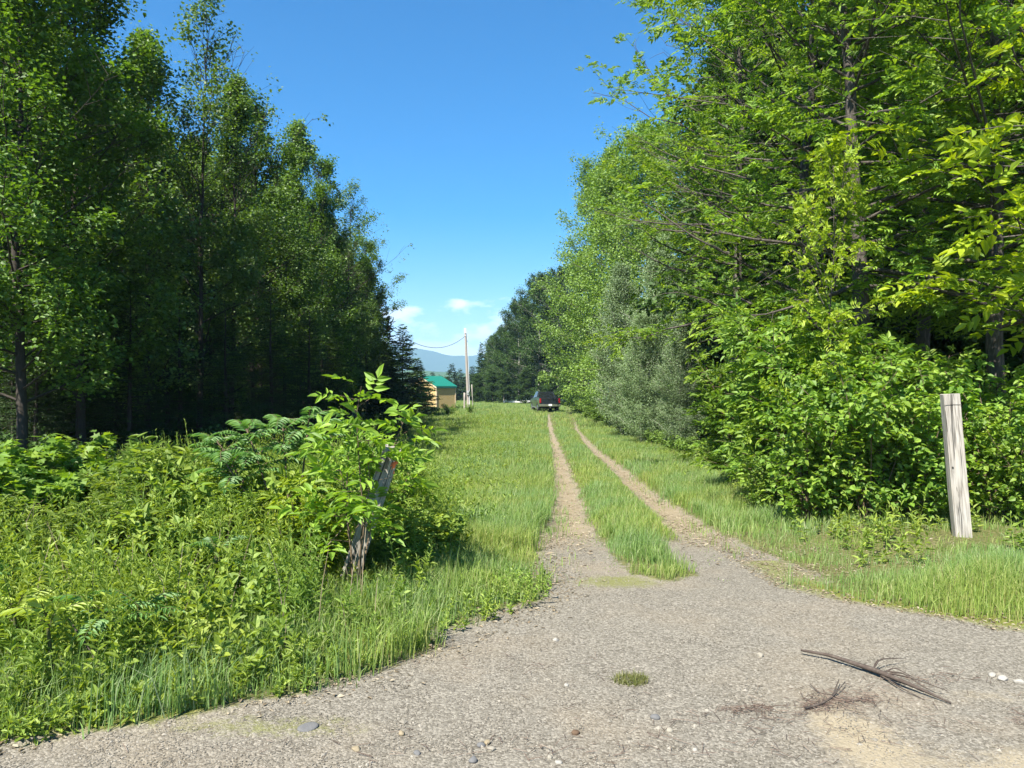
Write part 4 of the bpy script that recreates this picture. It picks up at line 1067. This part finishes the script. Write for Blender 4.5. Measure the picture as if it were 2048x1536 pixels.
# ------------------------------------------------------------------ wooden posts
def wood_mat(name, cols, warm):
    m, N, L = new_mat(name)
    tcn = N('ShaderNodeTexCoord'); mp = N('ShaderNodeMapping'); mp.inputs['Scale'].default_value = (1, 1, .06); L(tcn.outputs['Object'], mp.inputs[0])
    nz = N('ShaderNodeTexNoise', i_Scale=55.0, i_Detail=5.0, i_Distortion=.6); L(mp.outputs[0], nz.inputs['Vector'])
    n2 = N('ShaderNodeTexNoise', i_Scale=3.0, i_Detail=4.0); L(tcn.outputs['Object'], n2.inputs['Vector'])
    rp = N('ShaderNodeValToRGB'); ramp(rp, cols); L(nz.outputs['Fac'], rp.inputs[0])
    mx = N('ShaderNodeMix', data_type='RGBA', blend_type='MULTIPLY'); L(n2.outputs['Fac'], mx.inputs[0]); L(rp.outputs[0], mx.inputs[6]); mx.inputs[7].default_value = (*warm, 1)
    bsd = N('ShaderNodeBsdfPrincipled', i_Roughness=.9); bsd.inputs['Specular IOR Level'].default_value = .15; L(mx.outputs[2], bsd.inputs['Base Color'])
    n3 = N('ShaderNodeTexNoise', i_Scale=24.0, i_Detail=3.0, i_Distortion=.8); L(mp.outputs[0], n3.inputs['Vector'])
    ck = N('ShaderNodeMapRange', i_From_Min=.36, i_From_Max=.40, i_To_Min=.32, i_To_Max=1.0); L(n3.outputs['Fac'], ck.inputs['Value'])
    cx = N('ShaderNodeMix', data_type='RGBA', blend_type='MULTIPLY'); cx.inputs[0].default_value = 1; L(mx.outputs[2], cx.inputs[6]); L(ck.outputs[0], cx.inputs[7]); L(cx.outputs[2], bsd.inputs['Base Color'])
    bp = N('ShaderNodeBump', i_Strength=.35, i_Distance=.004); L(nz.outputs['Fac'], bp.inputs['Height']); L(bp.outputs[0], bsd.inputs['Normal'])
    o = N('ShaderNodeOutputMaterial'); L(bsd.outputs[0], o.inputs['Surface'])
    return m

M_POST = wood_mat('weathered grey post', [(.33, (.17, .16, .145)), (.45, (.30, .29, .27)), (.6, (.40, .39, .365)), (.8, (.48, .47, .445))], (.88, .80, .72))
M_IRON = plain('rusty nail', (.03, .025, .02), .7)


def post_mesh(w, dpt, h, seed, mat, chip=.02):
    rs = np.random.default_rng(seed)
    bm = bmesh.new(); bmesh.ops.create_cube(bm, size=1.0)
    bmesh.ops.scale(bm, vec=(w, dpt, h), verts=bm.verts); bmesh.ops.translate(bm, vec=(0, 0, h / 2), verts=bm.verts)
    bmesh.ops.bevel(bm, geom=[e for e in bm.edges if abs(e.verts[0].co.z - e.verts[1].co.z) > .1], offset=.008, segments=2, affect='EDGES')
    bmesh.ops.subdivide_edges(bm, edges=[e for e in bm.edges if abs(e.verts[0].co.z - e.verts[1].co.z) > .1], cuts=14)
    for v in bm.verts:
        t = v.co.z / h
        v.co.x += (vnoise(t * 5, v.co.x * 9 + seed, 3) - .5) * .006; v.co.y += (vnoise(t * 5, v.co.y * 9, 7) - .5) * .006
        if v.co.z > h - .001: v.co.z += (vnoise(v.co.x * 40, v.co.y * 40, 5) - .5) * chip + v.co.x * .05
    me = bpy.data.meshes.new('post'); bm.to_mesh(me); bm.free(); me.materials.append(mat)
    return me


x, y = G(1928, 1088)
x, y = at(1928, 8.0), 8.0
zt = CAMZ - (787 - HOR) / F * y
zb = float(gz(x, y))
lean = -(1928 - 1907) / F * y / (zt - zb)
e = bpy.data.objects.new('wooden_post', None); COL.objects.link(e); e.location = (x, y, zb - .25); e.rotation_euler = (R(-1), math.atan(lean), R(-14))
tag(e, 'upright weathered grey wooden post by the right roadside', 'post', 'roadside posts')
hp = zt - zb + .25
link('beam', post_mesh(.162, .15, hp, 2, M_POST), e)
ng = Geo(); ng.tube(np.array([[-.09, -.0785, hp - .12], [.0, -.079, hp - .118], [.087, -.0785, hp - .125]]), .0022, 4); link('wire', ng.mesh('wire', M_IRON), e)
ng = Geo(); ng.tube(np.array([[-.01, -.082, hp - .118], [-.01, -.07, hp - .118]]), .006, 8)
link('nail', ng.mesh('nail', M_IRON), e)
ng = Geo(); ng.tube(np.array([[-.055, -.084, hp - .80], [-.055, -.07, hp - .80]]), .009, 8)
link('nail', ng.mesh('nail', M_IRON), e)

bx, by = at(676, 6.2), 6.2
zb = float(gz(bx, by)); zt = CAMZ - (893 - HOR) / F * 6.2
e = bpy.data.objects.new('wooden_post', None); COL.objects.link(e); e.location = (bx, by, zb - .2)
dx = (770 - 676) / F * 6.2; hh = zt - zb
e.rotation_euler = (R(4), math.atan(dx / hh), R(8))
tag(e, 'leaning weathered grey wooden post half hidden by the ash sapling', 'post', 'roadside posts')
hl = math.hypot(dx, hh) + .2
link('beam', post_mesh(.15, .14, hl, 5, M_POST, .05), e)
rb_ = Geo(); rs = np.random.default_rng(3)
for k in range(3):
    s = np.linspace(0, 1, 5); pts = np.stack([.03 + .02 * k + .03 * np.sin(s * 4 + k), -.078 - .01 * np.sin(s * 5), hl - .03 - s * (.10 + .03 * k)], 1)
    v = np.concatenate([pts, pts + np.array([.022, .004, 0])]); rb_.add(v, [[i, i + 1, i + 6, i + 5] for i in range(4)])
o = link('ribbon', rb_.mesh('ribbon', plain('orange flagging', (.75, .20, .08), .6)), e); o['label'] = 'torn orange flagging ribbon'

# ------------------------------------------------------------------ pickup truck
def build_truck():
    P_ = plain('dark blue metallic paint', (.022, .028, .042), .28, .5, .5, .8)
    BLK = plain('black plastic', (.012, .012, .013), .6); GLS = plain('tinted glass', (.008, .010, .012), .06, 0, .6)
    CHR = plain('brushed chrome', (.55, .55, .54), .28, .9); RED = plain('red tail lamp', (.26, .008, .014), .25, 0, .6); RUB = plain('tyre rubber', (.02, .02, .02), .85)
    RIM = plain('alloy rim', (.35, .35, .36), .35, .9); WHT = plain('white plate', (.75, .77, .75), .5); SIL = plain('lower grey trim', (.16, .165, .16), .5)
    t = bpy.data.objects.new('pickup_truck', None); COL.objects.link(t)
    # local axes: x across, y forward (tail at y=0), z up
    def prism(geo, prof, x0, x1):
        n = len(prof); v = [(x0, a, b) for a, b in prof] + [(x1, a, b) for a, b in prof]
        bmv = bmesh.new(); vs = [bmv.verts.new(p) for p in v]
        bmv.faces.new(vs[:n][::-1]); bmv.faces.new(vs[n:])
        for i in range(n): bmv.faces.new([vs[i], vs[(i + 1) % n], vs[n + (i + 1) % n], vs[n + i]])
        return bmv
    def part(name, bm, mat, parent=t, bev=0.0):
        if bev: bmesh.ops.bevel(bm, geom=[e for e in bm.edges], offset=bev, segments=2, affect='EDGES', clamp_overlap=True)
        bmesh.ops.recalc_face_normals(bm, faces=bm.faces)
        me = bpy.data.meshes.new(name); bm.to_mesh(me); bm.free(); me.materials.append(mat)
        return link(name, me, parent)
    def boxbm(c, s):
        bm = bmesh.new(); bmesh.ops.create_cube(bm, size=1); bmesh.ops.scale(bm, vec=s, verts=bm.verts); bmesh.ops.translate(bm, vec=c, verts=bm.verts); return bm
    def arch(cy, r, n=9): return [(cy - r * math.cos(a), .42 + r * math.sin(a)) for a in np.linspace(0, math.pi, n)]
    prof = [(.12, .52)] + [(.12, .62), (.10, 1.36), (2.0, 1.38), (2.02, 1.30), (4.25, 1.30), (5.55, 1.18), (5.75, 1.0), (5.75, .45)] + arch(4.75, -.0001, 2)[:0]
    low = [(5.3, .42)] + [(4.75 + .5 * math.cos(a), .42 + .5 * math.sin(a)) for a in np.linspace(.1, math.pi - .1, 9)] + [(4.2, .42), (1.85, .42)] + [(1.25 + .5 * math.cos(a), .42 + .5 * math.sin(a)) for a in np.linspace(.1, math.pi - .1, 9)] + [(.72, .46)]
    part('body', prism(None, prof + low, -.99, .99), P_, bev=.025)
    # greenhouse
    bm = bmesh.new()
    ring0 = [(-.93, 2.05, 1.29), (.93, 2.05, 1.29), (.93, 4.35, 1.29), (-.93, 4.35, 1.29)]
    ring1 = [(-.74, 2.38, 1.90), (.74, 2.38, 1.90), (.74, 3.62, 1.92), (-.74, 3.62, 1.92)]
    a = [bm.verts.new(p) for p in ring0]; b_ = [bm.verts.new(p) for p in ring1]
    for i in range(4): bm.faces.new([a[i], a[(i + 1) % 4], b_[(i + 1) % 4], b_[i]])
    bm.faces.new(b_)
    part('cab', bm, P_, bev=.03)
    def glass(name, quad, off):
        q = [Vector(p) for p in quad]; nrm = (q[1] - q[0]).cross(q[3] - q[0]).normalized()
        bm = bmesh.new(); c = sum(q, Vector()) / 4
        vs = [bm.verts.new(c + (p - c) * .86 + nrm * off) for p in q]; v2 = [bm.verts.new(c + (p - c) * .86 - nrm * .02) for p in q]
        bm.faces.new(vs); bm.faces.new(v2[::-1])
        for i in range(4): bm.faces.new([vs[i], v2[i], v2[(i + 1) % 4], vs[(i + 1) % 4]])
        return part(name, bm, GLS)
    glass('rear_window', [ring0[0], ring0[1], ring1[1], ring1[0]], .012)
    glass('windshield', [ring0[2], ring0[3], ring1[3], ring1[2]], .012)
    def lerp(p, q, f): return tuple(np.array(p) * (1 - f) + np.array(q) * f)
    for s in (0, 1):
        if s == 0: a0, a1, c1, c0 = ring0[3], ring0[0], ring1[0], ring1[3]
        else: a0, a1, c1, c0 = ring0[1], ring0[2], ring1[2], ring1[1]
        glass('side_window', [lerp(a0, a1, .04), lerp(a0, a1, .49), lerp(c0, c1, .49), lerp(c0, c1, .04)], .012)
        glass('side_window', [lerp(a0, a1, .51), lerp(a0, a1, .96), lerp(c0, c1, .96), lerp(c0, c1, .51)], .012)
        sx = -1 if s == 0 else 1
        m = part('side_mirror', boxbm((sx * 1.14, 3.75, 1.40), (.20, .10, .22)), P_, bev=.03)
        part('mirror_arm', boxbm((sx * 1.01, 3.77, 1.36), (.12, .05, .05)), BLK, m)
        part('tail_light', boxbm((sx * .90, .085, 1.08), (.17, .10, .44)), RED, bev=.03)
        dr = part('door', boxbm((sx * .995, 3.45, .90), (.03, 1.05, .72)), P_, bev=.012); part('handle', boxbm((sx * 1.02, 3.02, 1.10), (.03, .16, .035)), BLK, dr)
        dr = part('door', boxbm((sx * .995, 2.45, .90), (.03, .86, .72)), P_, bev=.012); part('handle', boxbm((sx * 1.02, 2.14, 1.10), (.03, .16, .035)), BLK, dr)
        part('running_board', boxbm((sx * 1.0, 3.0, .42), (.16, 2.1, .06)), SIL, bev=.01)
        part('headlight', boxbm((sx * .78, 5.74, .95), (.34, .06, .18)), CHR, bev=.01)
        for cy in (1.25, 4.75):
            bm = bmesh.new(); bmesh.ops.create_cone(bm, segments=28, radius1=.41, radius2=.41, depth=.27, cap_ends=True)
            bmesh.ops.rotate(bm, matrix=Matrix.Rotation(R(90), 3, 'Y'), verts=bm.verts); bmesh.ops.translate(bm, vec=(sx * .86, cy, .41), verts=bm.verts)
            w = part('wheel', bm, RUB, bev=.02)
            bm = bmesh.new(); bmesh.ops.create_cone(bm, segments=20, radius1=.25, radius2=.22, depth=.03, cap_ends=True)
            bmesh.ops.rotate(bm, matrix=Matrix.Rotation(R(90) * sx, 3, 'Y'), verts=bm.verts); bmesh.ops.translate(bm, vec=(sx * 1.005, cy, .41), verts=bm.verts)
            part('rim', bm, RIM, w)
    tg_ = part('tailgate', boxbm((0, .075, 1.06), (1.60, .07, .58)), P_, bev=.015)
    part('tailgate_trim', boxbm((0, .028, 1.30), (1.56, .03, .07)), BLK, tg_, .005); part('handle', boxbm((0, .03, 1.20), (.26, .025, .08)), BLK, tg_)
    bp_ = part('rear_bumper', boxbm((0, -.04, .66), (1.98, .24, .22)), CHR, bev=.03)
    part('licence_plate', boxbm((0, -.17, .69), (.31, .015, .16)), WHT, bp_)
    part('step_pad', boxbm((0, -.04, .775), (1.2, .2, .015)), BLK, bp_)
    part('tow_hitch', boxbm((0, -.10, .50), (.09, .2, .09)), CHR, bev=.01)
    part('front_bumper', boxbm((0, 5.76, .60), (1.9, .18, .26)), CHR, bev=.03); part('grille', boxbm((0, 5.76, .92), (1.15, .05, .26)), BLK)
    part('chassis', boxbm((0, 2.9, .40), (1.2, 4.9, .16)), BLK)
    part('spare_tyre', boxbm((0, .9, .40), (.7, .6, .2)), RUB, bev=.05)
    Y = 68.0; x = at(1100, Y)
    t.location = (x, Y, float(gz(x, Y)) + .0); t.rotation_euler = (0, 0, R(7))
    tag(t, 'dark blue pickup truck parked on the grass with its tail facing us', 'pickup truck')
build_truck()

# ------------------------------------------------------------------ shed with green metal roof
def build_shed():
    W_ = noise_mat('yellow plank siding', [(.36, .26, .11), (.45, .335, .155), (.52, .40, .20)], (1, 1, 9), 3, .85, .15); TR = plain('pale trim board', (.55, .44, .30), .8)
    m, N, L = new_mat('green ribbed metal'); tcn = N('ShaderNodeTexCoord'); wv = N('ShaderNodeTexWave', i_Scale=1.6, wave_profile='SAW'); L(tcn.outputs['Object'], wv.inputs['Vector'])
    bsd = N('ShaderNodeBsdfPrincipled', i_Roughness=.45); bsd.inputs['Base Color'].default_value = (.008, .15, .095, 1); bp = N('ShaderNodeBump', i_Strength=.4, i_Distance=.03); L(wv.outputs['Fac'], bp.inputs['Height']); L(bp.outputs[0], bsd.inputs['Normal'])
    o_ = N('ShaderNodeOutputMaterial'); L(bsd.outputs[0], o_.inputs['Surface'])
    GRN = m
    Y = 76.0; e = bpy.data.objects.new('shed', None); COL.objects.link(e)
    x = at(873, Y); e.location = (x, Y, float(gz(x, Y)) - .1); e.rotation_euler = (0, 0, R(-47))
    # local: eave wall lies in plane x=0 running +y from the near corner, gable wall in plane y=0 running -x
    Ln, Wd, he, pitch = 2.5, 5.2, 2.55, .40
    hr = he + Wd / 2 * pitch
    g1 = Geo()
    v = [(0, 0, 0), (0, Ln, 0), (-Wd, Ln, 0), (-Wd, 0, 0), (0, 0, he), (0, Ln, he), (-Wd, Ln, he), (-Wd, 0, he), (-Wd / 2, 0, hr), (-Wd / 2, Ln, hr)]
    g1.add(v, [[0, 1, 5, 4], [1, 2, 6, 5], [2, 3, 7, 6], [3, 0, 4, 7], [4, 8, 7, 7], [5, 6, 9, 9]])
    link('wall', g1.mesh('wall', W_), e)
    for k in range(9):
        pass
    ov = .14
    rf = Geo()
    th = .09
    for sg in (1, -1):
        ex = ov if sg == 1 else -Wd - ov; ez = he - ov * pitch + .05; rz_ = hr + .05
        top = [(ex, -ov, ez), (ex, Ln + ov, ez), (-Wd / 2, Ln + ov, rz_), (-Wd / 2, -ov, rz_)]
        vv = top + [(a, b_, c - th) for a, b_, c in top]
        rf.add(vv, [[0, 1, 2, 3], [7, 6, 5, 4], [0, 4, 5, 1], [3, 2, 6, 7], [0, 3, 7, 4], [1, 5, 6, 2]])
    link('roof', rf.mesh('roof', GRN), e)
    tb = Geo()
    for sg in (1, -1):
        ex = ov if sg == 1 else -Wd - ov; ez = he - ov * pitch - .05; rz_ = hr - .05
        vv = [(ex, -ov + .01, ez), (-Wd / 2, -ov + .01, rz_), (-Wd / 2, -ov + .01, rz_ - .16), (ex, -ov + .01, ez - .16)]
        tb.add(vv + [(a, b_ + .03, c) for a, b_, c in vv], [[0, 3, 2, 1], [4, 5, 6, 7], [0, 1, 5, 4], [2, 3, 7, 6], [0, 4, 7, 3], [1, 2, 6, 5]])
    link('rake_board', tb.mesh('rake board', TR), e)
    cb_ = Geo(); cb_.box((.012, -.012, he / 2), (.10, .10, he - .1)); cb_.box((.012, Ln, he / 2), (.06, .10, he - .1)); link('corner_board', cb_.mesh('corner board', TR), e)
    eb = Geo(); eb.box((ov - .02, Ln / 2, he - ov * pitch - .12), (.03, Ln + 2 * ov - .05, .14)); link('fascia', eb.mesh('fascia', plain('dark green fascia', (.01, .10, .08), .6)), e)
    tag(e, 'small yellow wooden shed with a green metal roof beyond the left trees', 'shed')
build_shed()

# ------------------------------------------------------------------ utility pole, cable, support posts, white board
def build_pole():
    M_P = noise_mat('silvered pole wood', [(.17, .14, .12), (.30, .27, .24), (.40, .375, .345)], (5, 5, .4), 4, .85, .2)
    GRY = plain('grey meter box', (.45, .46, .46), .4, .3); WH = plain('white cap', (.7, .7, .68), .5)
    Y = 76.0; x = at(937, Y); e = bpy.data.objects.new('utility_pole', None); COL.objects.link(e)
    zb = float(gz(x, Y)); e.location = (x, Y, zb); h = (HOR - 657) / F * Y + CAMZ - zb
    e.rotation_euler = (0, math.atan(-(937 - 930.5) / F * Y / h), 0)
    g = Geo(); z = np.linspace(-.2, h, 9); g.tube(np.stack([0 * z, 0 * z, z], 1), np.linspace(.155, .115, 9), 14); link('pole', g.mesh('pole', M_P, True), e)
    g = Geo(); g.box((.02, -.24, 1.75), (.24, .16, .42)); g.tube(np.array([[.02, -.32, 1.80], [.02, -.38, 1.80]]), .085, 12); o = link('meter_box', g.mesh('meter box', GRY), e)
    g = Geo(); g.tube(np.array([[.14, -.20, 0], [.14, -.20, 1.5]]), .03, 8); g.tube(np.array([[.17, -.08, 1.9], [.17, -.06, h - .9]]), .022, 8); link('conduit', g.mesh('conduit', GRY, True), e)
    g = Geo(); g.tube(np.array([[0, -.12, h - .75], [0, -.26, h - .78]]), .035, 8); link('insulator', g.mesh('insulator', WH, True), e)
    g = Geo(); g.box((0, -.06, h - .25), (.20, .22, .5)); link('top_cap', g.mesh('top cap', WH), e)
    tag(e, 'tall silvered wooden utility pole with a grey meter box beside the shed', 'utility pole')
    top = np.array([x - (937 - 930.5) / F * Y * .92, Y - .2, CAMZ + (HOR - 672) / F * Y])
    for k, (px, hh, lb) in enumerate(((929, 1.75, 'short grey support post left of the utility pole foot'), (946, 2.6, 'thin leaning brace post right of the utility pole foot'))):
        xx = at(px, Y + .2); g = Geo(); zz = np.linspace(-.2, hh, 4)
        g.tube(np.stack([0 * zz - (.05 * zz if k else 0), 0 * zz, zz], 1), .10 if k == 0 else .05, 8)
        tag(link('support_post', g.mesh('support post', M_P, True), None, (xx, Y + .2, float(gz(xx, Y)))), lb, 'post', 'posts at the utility pole foot')
    # cable sagging to a tree on the left
    p1 = top; Yb = 50.0; p2 = np.array([at(762, Yb), Yb, CAMZ + (HOR - 640) / F * Yb])
    s = np.linspace(0, 1, 30)[:, None]; pts = p1 * (1 - s) + p2 * s - np.array([0, 0, 1.]) * 4 * s * (1 - s) * 1.55
    g = Geo(); g.tube(pts, .022, 5); tag(link('overhead_cable', g.mesh('cable', plain('black cable', (.02, .02, .02), .6), True)), 'thin sagging overhead wire from the utility pole to the left trees', 'cable')
build_pole()
Y = 104.0; xa, xb = at(1006, Y), at(1066, Y)
g = Geo(); g.box((0, 0, .22), (xb - xa, .35, .26)); g.box((-.9, .02, .05), (.2, .4, .1)); g.box((1.0, .02, .05), (.2, .4, .1))
tag(link('white_board', g.mesh('board', noise_mat('white painted board', [(.62, .63, .64), (.78, .79, .80)], nscale=3, bump=0)), None, ((xa + xb) / 2, Y, float(gz(0, Y)) + .12)), 'long white board lying at the far field edge left of the pickup', 'board')

# ------------------------------------------------------------------ haze
def build_haze():
    m, N, L = new_mat('haze air')
    pv = N('ShaderNodeVolumePrincipled', i_Density=2.3e-4, i_Anisotropy=0.0); pv.inputs['Color'].default_value = (.45, .72, 1, 1)
    o = N('ShaderNodeOutputMaterial'); L(pv.outputs[0], o.inputs['Volume'])
    g = Geo(); g.box((0, 500, 160), (12600, 12000, 480))
    ob = link('haze', g.mesh('haze', m)); ob['kind'] = 'stuff'; tag(ob, 'pale air veiling the far mountains', 'haze')
build_haze()
